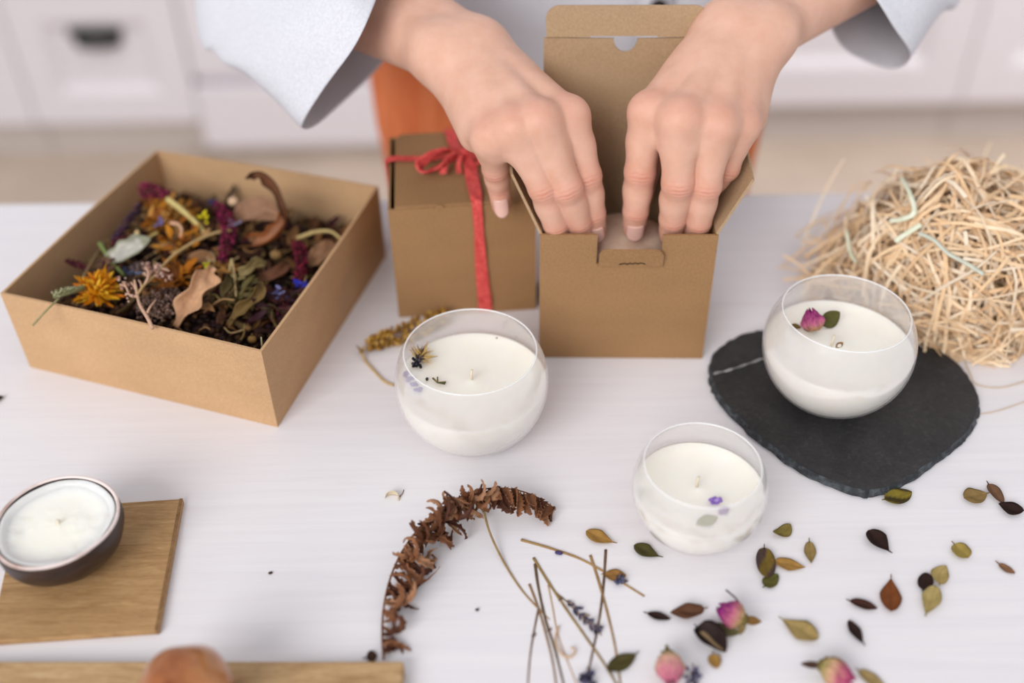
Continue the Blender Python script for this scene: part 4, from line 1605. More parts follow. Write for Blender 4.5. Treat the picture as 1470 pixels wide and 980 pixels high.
# skirt of strands to the left and at the front, and a few that stick up
for k in range(170):
    a = r.uniform(PI * .75, PI * 1.7)
    q = PC + Vector((math.cos(a) * RX * r.uniform(.85, 1.12), math.sin(a) * RY * r.uniform(.8, 1.02), r.uniform(.001, .03)))
    strand(b, q, Vector((0, 0, 1)) + sph() * .5, Vector((-math.sin(a), math.cos(a), 0)) + sph() * .8, r.uniform(.03, .06), .0014, r.choice(WW), .1)
for k in range(34):
    q = PC + Vector((-RX * r.uniform(.70, 1.0), r.uniform(.0, .06), r.uniform(.004, .040)))
    strand(b, q, Vector((-.6, -.3, .6)) + sph() * .3, Vector((.5, .2, .9)) + sph() * .5, r.uniform(.04, .08), .0014, r.choice(WW), .1)
for (px, py, D, dx_, dz_, L) in ((1386, 225, .74, -.25, 1, .05), (1402, 228, .74, .15, 1, .045), (1432, 242, .73, .9, .45, .035), (1345, 232, .74, -.4, .6, .03), (1440, 300, .70, .9, .3, .03), (1300, 240, .74, -.7, .5, .03)):
    c = atd(px, py + 18, D)
    strand(b, c, Vector((0, -1, .2)), Vector((dx_, .1, dz_)), L, .0015, r.choice(WW), .3)
tag(b.build('wood_wool', M['woodwool'], origin=PC), 'fluffy heap of pale tan wood wool packing at the right, behind the slate heart', 'packing', kind='stuff')

# greenish paper strips lying on the heap and loose strands on the table
def loose(name, pts, w, mat, label, cat, nrm=(0, -.6, .8), group=None):
    C_ = crom(pts, 7)
    b = MB()
    P = []
    for i, p in enumerate(C_):
        t = (C_[min(i + 1, len(C_) - 1)] - C_[max(0, i - 1)]).normalized()
        s = t.cross(Vector(nrm)).normalized()
        P += [p - s * w / 2, p + s * w / 2]
    b.grid(P, len(C_), 2)
    lo = C_[len(C_) // 2]
    ob_ = b.build(name, mat, origin=lo)
    solid(ob_, .0003)
    return tag(ob_, label, cat, group)


def heap(px, py, lift=.004):
    """point of the heap's surface on the sight line"""
    d = ray(px, py)
    o = CAM - PC
    s = Vector((1 / (RX * 1.05), 1 / (RY * 1.05), 1 / (RZ * 1.05)))
    o2, d2 = Vector((o.x * s.x, o.y * s.y, o.z * s.z)), Vector((d.x * s.x, d.y * s.y, d.z * s.z))
    a, bq, c = d2.dot(d2), 2 * o2.dot(d2), o2.dot(o2) - 1
    disc = max(0, bq * bq - 4 * a * c)
    t = (-bq - math.sqrt(disc)) / 2 / a
    return CAM + d * (t - lift)


G = M['strip_green']
loose('paper_strip', [heap(1294, 255), heap(1304, 273), heap(1312, 295), heap(1310, 308), heap(1292, 315), heap(1277, 316)], .0030, G, 'bent pale green strip at the top of the wood wool heap, hooked back on itself', 'strip', group='pale green strips on the wood wool')
loose('paper_strip', [heap(1322, 322), heap(1308, 331), heap(1295, 339), heap(1285, 347)], .0030, G, 'short pale green strip just below the hooked one on the wood wool', 'strip', group='pale green strips on the wood wool')
loose('paper_strip', [heap(1318, 334), heap(1340, 344), heap(1362, 364), heap(1388, 378), heap(1413, 394)], .0024, noisy('pale_blue_strip', (186, 190, 176), (206, 208, 192), 200), 'long thin grey-green strip running right and down across the wood wool', 'strip', group='pale green strips on the wood wool')
loose('paper_strip', [heap(1216, 330), heap(1217, 342), heap(1220, 360), heap(1228, 376)], .0022, M['strip_green'], 'thin pale strip hanging down the left side of the wood wool', 'strip', group='pale green strips on the wood wool')
ww = noisy('wood_wool_strand', (204, 176, 140), (220, 194, 160), 200)
loose('wood_wool_strand', [at(1380, 506, .001), at(1392, 535, .002), at(1402, 551, .001), at(1435, 556, .001), at(1475, 546, .0015)], .0006, ww, 'fine loose strand curling off the slate heart towards the right edge', 'strand', (0, 0, 1), 'loose strands on the table')
loose('wood_wool_strand', [at(1404, 594, .001), at(1430, 590, .0012), at(1475, 575, .001)], .0004, ww, 'very fine pale strand on the table right of the slate heart', 'strand', (0, 0, 1), 'loose strands on the table')
# dark scrap at the left edge
p = at(-2, 570, .002)
b = MB(); b.col = lin((44, 26, 18))
leaf_grid(b, (p.x - .004, p.y - .003, T + .0006), (.8, .5, .1), (0, 0, 1), .0075, .0045, .25, .05, lin((44, 26, 18)), (.8, .6), 10, 6, seed=9)
tag(b.build('leaf_scrap', M['petal'], origin=(p.x, p.y, T)), 'dark brown scrap just showing at the left edge below the kraft tray', 'leaf')
# ================================================================== what lies in the kraft tray
ax1 = (TR[1] - TR[0]).normalized()      # along the front wall
ax2 = (TR[3] - TR[0]).normalized()      # towards the back
LW, LD = (TR[1] - TR[0]).length, (TR[3] - TR[0]).length


def bed(u, v):
    """height of the loose filling above the table, u along the front wall, v to the back (0..1)"""
    e = min(u, 1 - u, v * 1.6 + .04, 1 - v) * 2
    e = max(0, min(1, e * 1.25))
    return .020 + .023 * e ** .8 * (1 - .35 * max(0, v - .55)) + .003 * noise.noise(Vector((u * 7, v * 7, 2)))


def tp(u, v, dz=0.0):
    return TR[0] + ax1 * (u * LW) + ax2 * (v * LD) + Vector((0, 0, bed(u, v) + dz))


# bed of dark seeds and crumbs (nobody could count it)
b = MB(); r = random.Random(77)
nu = 30
P, C = [], []
for i in range(nu):
    for j in range(nu):
        u, v = .014 + .972 * i / (nu - 1), .014 + .972 * j / (nu - 1)
        P.append(tp(u, v, -.004)); C.append(lin((34, 22, 18)))
b.grid(P, nu, nu, C)
DK = [(40, 26, 22), (56, 36, 28), (34, 22, 22), (72, 48, 34), (52, 30, 36), (88, 60, 40)]
LT = [(140, 104, 66), (166, 128, 84), (120, 84, 60), (104, 90, 54)]
for k in range(2300):
    u, v = r.uniform(.03, .97), r.uniform(.03, .97)
    light = r.random() < (.16 if v < .45 else .07)
    b.col = lin(r.choice(LT if light else DK))
    sz = r.uniform(.0010, .0024)
    b.ellipsoid(tp(u, v, r.uniform(-.004, .0015)), (sz * 1.3, sz, sz * .9), Matrix.Rotation(r.uniform(0, 3), 3, 'X') @ Matrix.Rotation(r.uniform(0, 3), 3, 'Z'), 6, 5)
SC = [(96, 62, 40), (128, 84, 52), (74, 48, 36), (150, 106, 64), (78, 34, 42), (112, 90, 56), (60, 38, 36), (170, 124, 78)]
for k in range(420):
    u, v = r.uniform(.06, .94), r.uniform(.20, .94)
    a = r.uniform(0, 6.28)
    L = r.uniform(.007, .020)
    leaf_grid(b, tp(u, v, r.uniform(-.001, .003)), (math.cos(a), math.sin(a), r.uniform(-.3, .6)), (r.uniform(-.6, .6), r.uniform(-.6, .6), 1), L, r.uniform(.002, .007), r.uniform(.1, .6), r.uniform(-.3, .3),
              shade(lin(r.choice(SC)), r.uniform(.7, 1.1)), (.9, .7), 7, 4, wave=.15, seed=k, th=.0002)
for k in range(170):       # thin curled bits of stalk mixed into the filling
    u, v = r.uniform(.08, .92), r.uniform(.12, .92)
    p0 = tp(u, v, r.uniform(0, .005))
    a = r.uniform(0, 6.28)
    L = r.uniform(.006, .020)
    d1 = Vector((math.cos(a), math.sin(a), r.uniform(-.2, .5))) * L
    sdv = Vector((-math.sin(a), math.cos(a), r.uniform(0, .6))) * L * r.uniform(-.4, .4)
    b.col = shade(lin(r.choice([(170, 134, 88), (140, 106, 66), (120, 78, 52), (190, 160, 112), (98, 60, 48), (150, 126, 74)])), r.uniform(.75, 1.05))
    b.tube(crom([p0, p0 + d1 * .5 + sdv, p0 + d1], 4), r.uniform(.0003, .0007), 5)
bedo = b.build('potpourri', M['petal'], origin=tuple(tc))
# keep every crumb within the walls
for v_ in bedo.data.vertices:
    p = Vector((v_.co.x, v_.co.y, 0)) + Vector((tc.x, tc.y, 0)) - Vector((TR[0].x, TR[0].y, 0))
    u, w = p.dot(ax1), p.dot(Vector((-ax1.y, ax1.x, 0)))
    # solve in the slightly skewed frame of the tray
    det = ax1.x * ax2.y - ax1.y * ax2.x
    uu = (p.x * ax2.y - p.y * ax2.x) / det
    vv = (ax1.x * p.y - ax1.y * p.x) / det
    cu, cv = min(LW - .004, max(.004, uu)), min(LD - .004, max(.004, vv))
    q = Vector((TR[0].x, TR[0].y, 0)) + ax1 * cu + ax2 * cv
    v_.co.x, v_.co.y = q.x - tc.x, q.y - tc.y
tag(bedo, 'loose dark mixture of seeds and crumbled dried petals filling the kraft tray', 'potpourri', kind='stuff')


def tr_thing(name, p, label, cat, group=None):
    return thing(name, p, label, cat, group)


# marigold head
q = at(141, 419, .047)
o = tr_thing('marigold', q, 'golden yellow dried marigold head near the front left of the kraft tray', 'flower')
b = MB(); r = random.Random(41)
for k in range(150):
    a = r.uniform(0, 2 * PI)
    el = r.uniform(-.1, 1.35)
    L = r.uniform(.0095, .0150)
    d = Vector((math.cos(a) * math.cos(el), math.sin(a) * math.cos(el) * .9, math.sin(el) * .75))
    c = r.choice([(236, 160, 20), (246, 184, 36), (220, 134, 16), (250, 200, 56), (200, 112, 18)])
    leaf_grid(b, Vector((r.uniform(-.003, .003), r.uniform(-.003, .003), r.uniform(-.004, .001))), d, (r.uniform(-.5, .5), r.uniform(-.5, .5), 1), L, r.uniform(.0022, .0036), r.uniform(.1, .5), r.uniform(-.15, .2), lin(c), (.8, .5), 8, 4, wave=.1, seed=k, th=.0002)
b.build('petals', M['petal'], o)
b = MB()
for k in range(14):
    b.col = lin(r.choice([(200, 120, 24), (150, 84, 20), (216, 140, 34)]))
    b.ellipsoid((r.uniform(-.004, .006), r.uniform(-.005, .003), r.uniform(.003, .0065)), (.0014, .0012, .0014), None, 6, 5)
b.build('disc', M['petal'], o)
b = MB(); b.col = lin((160, 150, 108))
pts = [at(47, 467, .052), at(66, 446, .0575), at(85, 428, .0585)]
b.tube([p - q for p in crom(pts, 5)], .0006, 6)
b.build('stalk', M['petal'], o)
b = MB()
for k in range(150):
    s = r.random()
    p = at(78, 425, .0590).lerp(at(120, 413, .0540), s)
    a = r.uniform(0, 6.28)
    b.col = lin(r.choice([(176, 174, 132), (150, 150, 108), (196, 194, 158)]))
    rr = .0018 + .0016 * math.sin(PI * min(1, s + .2))
    e = p + Vector((math.cos(a) * rr * .6, math.sin(a) * rr, abs(math.cos(a)) * rr))
    b.tube([p - q, e - q], [.0006, .0002], 4)
b.tube([at(78, 425, .0590) - q, at(120, 413, .0540) - q], [.0014, .002], 8)
b.build('calyx', M['petal'], o)


def tubes(name, paths, label, cat='stem', group=None, taper=.6):
    lo = paths[0][0][0]
    b = MB()
    for pts, rad, c in paths:
        C_ = crom(pts, 6)
        b.col = lin(c)
        b.tube(C_, [rad * (1 - (1 - taper) * i / (len(C_) - 1)) for i in range(len(C_))], 7)
    return tag(b.build(name, M['petal'], origin=lo), label, cat, group)


H = .044
tubes('dried_twig', [([at(118, 402, .046), at(132, 376, .047), at(152, 346, .046)], .0011, (130, 104, 74))], 'greyish brown stem rising behind the marigold towards the left wall')
tubes('dried_twig', [([at(143, 349, .050), at(158, 372, .047), at(179, 396, .044)], .0015, (120, 134, 74))], 'green stem leaning in front of the silvery leaf')
tubes('dried_twig', [([at(241, 286, .060), at(262, 302, .058), at(284, 322, .054), at(294, 334, .050)], .0021, (204, 184, 120))], 'thick straw-yellow stem lying over the orange petals', taper=.7)
tubes('dried_twig', [([at(426, 342, .044), at(452, 333, .046), at(474, 332, .047), at(489, 342, .046)], .0014, (196, 172, 116))], 'bent straw stem beside the back right wall of the tray')
tubes('dried_twig', [([at(334, 376, .052), at(337, 400, .050), at(339, 425, .047)], .0007, (190, 164, 118))], 'thin pale upright stem just below the middle amaranth tassel')
tubes('dried_twig', [([at(376, 505, .040), at(376, 496, .052), at(375, 484, .060)], .0006, (168, 162, 128))], 'tiny pale stem poking up in the front right corner of the tray')
tubes('dried_twig', [([at(370, 432, .040), at(382, 447, .040), at(393, 462, .038)], .0006, (132, 84, 66))], 'thin reddish stem on the dark seeds at the right front')

# branched stalk lying over the front wall
lo = at(210, 440, .05)
q = lo
o = tr_thing('branched_stalk', q, 'pinkish tan branched flower stalk resting on the front wall of the tray', 'stem')
b = MB()
PK = (206, 166, 140)


def tb(pp, r0, r1, c=PK):
    C_ = crom([at(*p) - q for p in pp], 5)
    b.col = lin(c)
    b.tube(C_, [r0 + (r1 - r0) * i / (len(C_) - 1) for i in range(len(C_))], 7)


tb([(219, 471, .0575), (213, 458, .0585), (201, 438, .058), (197, 423, .058)], .0011, .0008)
tb([(197, 423, .058), (208, 408, .059), (222, 396, .058), (230, 386, .056), (252, 364, .056), (283, 345, .056), (310, 334, .055), (332, 331, .053)], .0008, .0010, (196, 164, 112))
tb([(197, 425, .058), (187, 424, .058), (181, 412, .058)], .0009, .0005)
tb([(197, 423, .058), (195, 412, .060), (193, 402, .061)], .0009, .0006)
tb([(208, 408, .059), (213, 396, .061), (211, 384, .062)], .0008, .0005)
tb([(211, 450, .058), (216, 440, .059), (224, 430, .058)], .0008, .0004)
tb([(213, 400, .060), (217, 390, .061)], .0006, .0004)
for (x0_, y0_, x1_, y1_) in ((189, 424, 180, 421), (184, 419, 176, 404), (194, 415, 188, 405), (222, 396, 232, 394), (216, 400, 205, 392), (226, 391, 221, 380), (232, 385, 243, 389), (203, 412, 199, 402), (181, 412, 172, 408)):
    tb([(x0_, y0_, .0585), ((x0_ + x1_) / 2 + 1, (y0_ + y1_) / 2, .0595), (x1_, y1_, .0600)], .0006, .0004)
b.build('stalk', M['petal'], o)
b = MB(); r = random.Random(6)
for (px, py, n) in ((231, 390, 26), (222, 384, 12), (181, 411, 8), (212, 384, 6), (175, 405, 5), (186, 428, 4), (238, 396, 14), (215, 388, 8)):
    for k in range(n):
        b.col = lin(r.choice([(196, 158, 140), (172, 130, 112), (214, 182, 166), (150, 110, 98)]))
        p = at(px + r.uniform(-9, 9), py + r.uniform(-7, 7), .058 + r.uniform(-.004, .003)) - q
        b.ellipsoid(p, (r.uniform(.0006, .0012),) * 3, None, 6, 5)
b.build('florets', M['petal'], o)


def umbel(px, py, h, R_, n, cols, label, seed):
    q = at(px, py, h)
    o = tr_thing('flower_umbel', q, label, 'flower', 'dried umbels in the tray')
    r = random.Random(seed)
    b = MB(); f = MB()
    for k in range(n):
        a = r.uniform(0, 2 * PI)
        s = math.sqrt(r.random())
        e = Vector((math.cos(a) * R_ * s, math.sin(a) * R_ * s, .006 * (1 - s * s)))
        if k % 4 == 0:
            b.col = lin(cols[0])
            b.tube([Vector((0, 0, -.010)), e * .6 + Vector((0, 0, -.003)), e], [.0006, .0004, .0003], 5)
        for m_ in range(3):
            f.col = lin(r.choice(cols))
            f.ellipsoid(e + Vector((r.uniform(-1, 1), r.uniform(-1, 1), r.uniform(-.6, 1))) * .0016, (.0009, .0007, .0009), None, 6, 5)
    b.build('stalks', M['petal'], o)
    f.build('florets', M['petal'], o)


umbel(236, 438, .044, .0150, 130, [(128, 100, 86), (96, 72, 62), (150, 122, 108), (78, 58, 52), (110, 88, 78)], 'grey-brown flower umbel between the branched stalk and the tan oak leaf', 9)
umbel(205, 395, .042, .0085, 50, [(120, 96, 90), (88, 74, 80), (140, 112, 98)], 'small dusky umbel behind the branched stalk', 10)
umbel(160, 385, .042, .0090, 50, [(108, 76, 60), (84, 58, 48), (132, 96, 78)], 'dark brown umbel behind the marigold head', 11)


# crumpled leaves
def crumple(name, px, py, h, pts, W, c, label, cup=.5, seed=0, cols=None, cat='leaf', lob=.0, tw=0.0, mat='petal'):
    """leaf along a bent path (pts: pixel + height), edges rolled up"""
    C_ = crom([at(*p) for p in pts], 6)
    k, ns = len(C_), 11
    r = random.Random(seed)
    P, C = [], []
    ca = lin(c)
    for i, p in enumerate(C_):
        t = (C_[min(i + 1, k - 1)] - C_[max(0, i - 1)]).normalized()
        v = i / (k - 1)
        s = t.cross(Vector((0, -.45, .9))).normalized()
        s = Matrix.Rotation(tw * (v - .3), 3, t) @ s
        n = s.cross(t)
        w = W * max(.06, math.sin(PI * min(1, .06 + .92 * v)) ** .65) * (1 + lob * math.sin(v * 17 + seed))
        for j in range(ns):
            u = j / (ns - 1) * 2 - 1
            bend = cup * u * u * w
            ww_ = w * (1 + lob * .6 * math.sin(v * 21 + (1 if u > 0 else 4)) * abs(u))
            pt = p + s * (u * ww_ * .5 * (1 - .25 * cup * u * u)) + n * (bend * .6 + .06 * w * math.sin(u * 5 + v * 8 + seed))
            P.append(pt)
            kf = .72 + .4 * (.5 + .5 * noise.noise(Vector((u * 2, v * 5, seed)))) - .12 * (abs(u) < .12)
            base = ca if not cols else lin(cols[1]) if abs(u) > .62 or v > .8 else lin(cols[0])
            C.append(tuple(min(1, x * kf) for x in base[:3]) + (1,))
    b = MB()
    b.grid(P, k, ns, C)
    lo = C_[k // 2]
    ob_ = b.build(name, M[mat], origin=lo)
    solid(ob_, .0003)
    return tag(ob_, label, cat)


crumple('oak_leaf', 0, 0, 0, [(254, 470, .040), (270, 445, .047), (287, 418, .053), (297, 398, .056), (303, 383, .058)], .0150, (214, 168, 130), 'tan crumpled oak leaf with a lobed edge, standing near the front of the tray', .7, 3, lob=.34, tw=.9)
crumple('dried_leaf', 0, 0, 0, [(347, 345, .044), (366, 349, .045), (388, 344, .049), (403, 330, .053), (410, 312, .057), (404, 300, .060)], .0115, (142, 92, 60), 'large brown leaf curled like a shell beside the back wall', .8, 5, cols=((164, 112, 82), (140, 78, 36)), tw=-1.0, lob=.14)
crumple('dried_leaf', 0, 0, 0, [(409, 320, .056), (405, 298, .062), (396, 276, .070), (385, 260, .075), (374, 251, .078), (362, 251, .078), (352, 256, .077)], .0072, (98, 62, 42), 'dark slim leaf arching up over the curled shell leaf like a hook', .8, 25, cols=((120, 76, 52), (78, 48, 34)), tw=-1.6, lob=.22)
crumple('dried_leaf', 0, 0, 0, [(340, 318, .046), (358, 306, .052), (380, 304, .054), (402, 314, .052)], .0190, (158, 118, 92), 'broad dull brown leaf forming the hollow of the curled shell', .45, 6, tw=.3)
crumple('dried_leaf', 0, 0, 0, [(152, 374, .046), (172, 366, .050), (194, 354, .053), (216, 342, .056)], .0150, (186, 186, 172), 'silvery green leaf with a soft felted surface at the left middle of the tray', .35, 7, cols=((196, 192, 182), (156, 156, 134)), lob=.1)
crumple('dried_leaf', 0, 0, 0, [(330, 468, .038), (342, 452, .042), (358, 437, .046), (372, 420, .049), (374, 404, .050)], .0080, (128, 102, 60), 'olive yellow leaf strip curling upward right of the oak leaf', .9, 8, lob=.30, tw=1.1)
crumple('dried_leaf', 0, 0, 0, [(318, 432, .044), (326, 415, .047), (330, 398, .048), (344, 392, .049)], .0065, (112, 96, 60), 'narrow olive leaf twisted beside the oak leaf', .9, 9, tw=1.8, lob=.25)
crumple('dried_leaf', 0, 0, 0, [(345, 402, .048), (356, 390, .052), (370, 378, .052), (382, 376, .050)], .0075, (150, 132, 88), 'curled khaki leaf in the middle of the tray', .9, 10, tw=1.8, lob=.3)
crumple('dried_leaf', 0, 0, 0, [(442, 380, .038), (458, 368, .042), (470, 356, .044), (480, 348, .044)], .0130, (142, 104, 76), 'brown leaf leaning against the right wall of the tray', .4, 11)
crumple('dried_leaf', 0, 0, 0, [(370, 402, .042), (388, 398, .044), (404, 388, .045), (414, 380, .045)], .0085, (112, 72, 52), 'rust brown leaf between the curled shell leaf and the right amaranth', .6, 12, tw=.8)
crumple('dried_leaf', 0, 0, 0, [(212, 322, .046), (224, 312, .049), (238, 310, .050), (246, 318, .049)], .0095, (174, 104, 42), 'rusty orange petal scrap at the back left', .6, 13, tw=.8, cat='petal')
crumple('dried_leaf', 0, 0, 0, [(268, 384, .046), (282, 372, .050), (300, 372, .050), (316, 384, .047)], .0090, (146, 106, 74), 'dull brown leaf behind the top of the oak leaf', .6, 14, tw=.6)
crumple('dried_leaf', 0, 0, 0, [(300, 362, .050), (306, 376, .050), (303, 390, .049)], .0060, (186, 164, 120), 'pale straw coloured scrap above the oak leaf', .6, 15, tw=1)


# orange strands
def petal_tuft(px, py, h, n, R_, cols, label, seed, flat=.5):
    q = at(px, py, h)
    r = random.Random(seed)
    o = tr_thing('petal_cluster', q, label, 'petals', 'orange petal clusters')
    b = MB()
    for k in range(n):
        a = r.uniform(0, 6.28)
        st = Vector((r.uniform(-1, 1) * R_ * .75, r.uniform(-1, 1) * R_ * .75, r.uniform(-.003, .004)))
        d = Vector((math.cos(a), math.sin(a), r.uniform(-.2, .7)))
        leaf_grid(b, st, d, (r.uniform(-.7, .7), r.uniform(-.7, .7), 1), r.uniform(.006, .015), r.uniform(.0016, .0040), r.uniform(.2, .6), r.uniform(-.3, .35), shade(lin(r.choice(cols)), r.uniform(.75, 1.1)), (.9, .6), 9, 4, wave=.15, seed=k, th=.0002)
    b.build('petals', M['petal'], o)


OR_ = [(198, 128, 34), (176, 104, 26), (214, 148, 50), (150, 84, 24), (190, 140, 70)]
petal_tuft(243, 316, .048, 75, .0150, OR_, 'large cluster of ochre orange petals under the straw-yellow stem', 1)
petal_tuft(262, 352, .046, 45, .0120, OR_[:4] + [(170, 130, 84)], 'ochre petal cluster below the thick straw-yellow stem', 2)
petal_tuft(250, 402, .046, 60, .0105, [(186, 112, 24), (160, 92, 20), (140, 80, 26)], 'deep orange petals between the branched stalk and the oak leaf', 3)
petal_tuft(224, 300, .046, 30, .0090, [(166, 94, 28), (190, 120, 36), (120, 70, 28)], 'rust coloured petals beside the back left amaranth', 4)
petal_tuft(310, 392, .044, 26, .0080, [(176, 124, 62), (150, 104, 54)], 'tan orange petals behind the oak leaf tip', 5)
petal_tuft(395, 440, .040, 42, .0110, [(70, 36, 34), (96, 56, 44), (58, 30, 38), (84, 70, 44)], 'dark maroon petals at the right of the tray', 6)
petal_tuft(345, 425, .042, 42, .0100, [(116, 104, 62), (140, 122, 76), (90, 78, 46)], 'khaki dried florets in the right middle of the tray', 7)


# amaranth tassels
def amaranth(pts, rad, cols, label, n, seed):
    C_ = crom([at(*p) for p in pts], 8)
    lo = C_[len(C_) // 2]
    o = tr_thing('amaranth', lo, label, 'flower', 'amaranth tassels')
    r = random.Random(seed)
    b = MB()
    for k in range(n):
        s = r.random()
        i = int(s * (len(C_) - 2))
        t = (C_[i + 1] - C_[i]).normalized()
        a = r.uniform(0, 6.28)
        s1 = t.cross(Vector((0, .3, 1))).normalized()
        s2 = t.cross(s1)
        out = s1 * math.cos(a) + s2 * math.sin(a)
        rr = rad * (.55 + .55 * math.sin(PI * (s * .85 + .12))) * r.uniform(.6, 1.05)
        b.col = shade(lin(r.choice(cols)), r.uniform(.8, 1.15))
        b.ellipsoid(C_[i] + out * rr - lo, (r.uniform(.0008, .0015), .0008, .0008), frame(out + t * .4), 6, 5)
    b.build('florets', M['petal'], o)
    b = MB(); b.col = lin((90, 40, 50))
    b.tube([p - lo for p in C_], .0007, 6)
    b.build('stem', M['petal'], o)


MG = [(128, 30, 66), (104, 22, 54), (150, 48, 84), (84, 20, 44)]
amaranth([(203, 272, .052), (216, 275, .052), (232, 281, .050), (250, 290, .047)], .0052, MG, 'dark magenta amaranth tassel at the back left of the tray', 200, 1)
amaranth([(312, 296, .050), (323, 310, .052), (328, 330, .053), (325, 352, .053), (317, 378, .051)], .0042, MG, 'magenta amaranth tassel hanging down the middle of the tray', 260, 2)
amaranth([(424, 348, .044), (432, 362, .045), (432, 385, .043), (425, 410, .041)], .0036, [(126, 32, 50), (100, 24, 44), (84, 22, 40)], 'crimson amaranth tassel along the right wall', 190, 3)
amaranth([(205, 290, .050), (190, 310, .050), (172, 334, .048), (160, 350, .046)], .0022, [(66, 44, 66), (52, 36, 50), (90, 66, 90)], 'dark violet flower spike sloping along the left wall', 130, 4)
amaranth([(96, 374, .048), (112, 380, .047), (130, 388, .044)], .0014, [(84, 24, 34), (64, 18, 28)], 'thin dark red spike behind the marigold by the left wall', 60, 5)
amaranth([(398, 452, .038), (416, 440, .039), (432, 428, .040)], .0034, [(86, 26, 44), (66, 20, 36)], 'deep wine amaranth scrap in the right corner above the dark seeds', 110, 6)
amaranth([(160, 350, .048), (172, 346, .047), (184, 340, .046)], .0022, [(96, 36, 44), (74, 28, 38)], 'small wine red spike behind the silvery leaf', 60, 7)


def bits(px, py, h, n, R_, cols, label, seed, cat='petals'):
    q = at(px, py, h)
    r = random.Random(seed)
    b = MB()
    for k in range(n):
        a = r.uniform(0, 6.28)
        leaf_grid(b, q + Vector((r.uniform(-R_, R_), r.uniform(-R_, R_), r.uniform(-.001, .002))) * 1.0, (math.cos(a), math.sin(a), r.uniform(0, .7)), (0, 0, 1), r.uniform(.003, .006), .0022, .3, .1, lin(r.choice(cols)), (.8, .6), 7, 4, seed=k, th=.0002)
    return tag(b.build('flower_petals', M['petal'], origin=q), label, cat)


bits(431, 411, .044, 9, .0016, [(40, 48, 170), (58, 66, 190), (70, 60, 150)], 'vivid blue cornflower petals against the right wall of the tray', 1)
bits(399, 424, .043, 10, .0030, [(96, 96, 150), (130, 130, 176), (80, 74, 120)], 'pale blue-violet petals at the right front of the tray', 2)
bits(190, 393, .046, 16, .0040, [(84, 92, 122), (104, 112, 140), (66, 72, 96)], 'slate blue petals below the silvery leaf', 3)
bits(230, 321, .054, 6, .0018, [(130, 112, 160), (112, 98, 140)], 'little lilac petals on the ochre orange cluster', 4)
bits(293, 316, .056, 6, .0016, [(226, 208, 40), (214, 196, 34)], 'bright yellow petals at the end of the thick straw-yellow stem', 5)
bits(294, 380, .054, 4, .0010, [(206, 196, 44), (186, 176, 40)], 'small yellow petal at the tip of the oak leaf', 6)
bits(307, 292, .050, 12, .0030, [(66, 62, 104), (84, 78, 120), (52, 48, 84)], 'indigo petals at the top of the middle amaranth tassel', 7)
bits(340, 322, .052, 6, .0020, [(150, 140, 166), (126, 112, 140)], 'greyish lilac petals inside the curled brown leaf', 8)
tubes('dried_tendril', [([at(245, 320, .056), at(256, 322, .058), at(261, 330, .058), at(259, 340, .056)], .0012, (216, 168, 136))], 'pinkish curled tendril on the ochre orange petals', 'tendril')
tubes('dried_tendril', [([at(226, 334, .054), at(216, 340, .055), at(206, 350, .054)], .0008, (206, 190, 120))], 'yellowish tendril above the silvery leaf', 'tendril')
tubes('dried_tendril', [([at(333, 372, .052), at(330, 390, .050), at(340, 400, .049), at(352, 398, .050)], .0009, (196, 176, 122))], 'pale looped tendril right of the middle amaranth', 'tendril')


def ball(px, py, h, rad, c, label, seed):
    q = at(px, py, h)
    b = MB(); b.col = lin(c)
    b.ellipsoid((0, 0, 0), (rad, rad * .85, rad * .9), None, 12, 9)
    r = random.Random(seed)
    b.v = [(x * (1 + r.uniform(-.06, .06)) + q.x, y + q.y, z + q.z) for x, y, z in b.v]
    b.col = shade(lin(c), .6)
    b.tube([q + Vector((0, 0, rad * .6)), q + Vector((.0006, .0006, rad * 1.5))], [.0007, .0004], 5)
    return tag(b.build('seed_pod', M['petal'], origin=q), label, 'seed pod')


ball(335, 289, .056, .0034, (220, 184, 150), 'pale round seed pod by the back wall left of the arching leaf tail', 1)
ball(396, 366, .046, .0036, (140, 108, 66), 'tan round seed pod in the dark gap below the curled brown leaf', 2)
ball(197, 334, .054, .0016, (226, 198, 140), 'tiny cream seed pod left of the ochre orange petals', 3)
ball(362, 487, .036, .0026, (150, 116, 66), 'tan seed pod among the dark seeds in the front right corner', 4)
ball(356, 471, .036, .0022, (130, 98, 62), 'brown seed pod just behind the tan one in the front right corner', 5)
# ================================================================== the person
def V3(*a):
    return np.array(a, dtype=np.float32)


class SDF:
    """smooth union of tapered capsules, meshed with surface nets"""

    @staticmethod
    def cone(P, a, b, r0, r1):
        a, b = np.asarray(a, np.float32), np.asarray(b, np.float32)
        ab = b - a
        t = np.clip(((P - a) @ ab) / float(ab @ ab), 0, 1)
        d = P - a - t[:, None] * ab
        return np.sqrt((d * d).sum(1)) - (r0 + (r1 - r0) * t)

    @staticmethod
    def ball(P, c, r):
        d = P - np.asarray(c, np.float32)
        return np.sqrt((d * d).sum(1)) - r

    @staticmethod
    def smin(a, b, k):
        h = np.clip(.5 + .5 * (b - a) / k, 0, 1)
        return b + (a - b) * h - k * h * (1 - h)


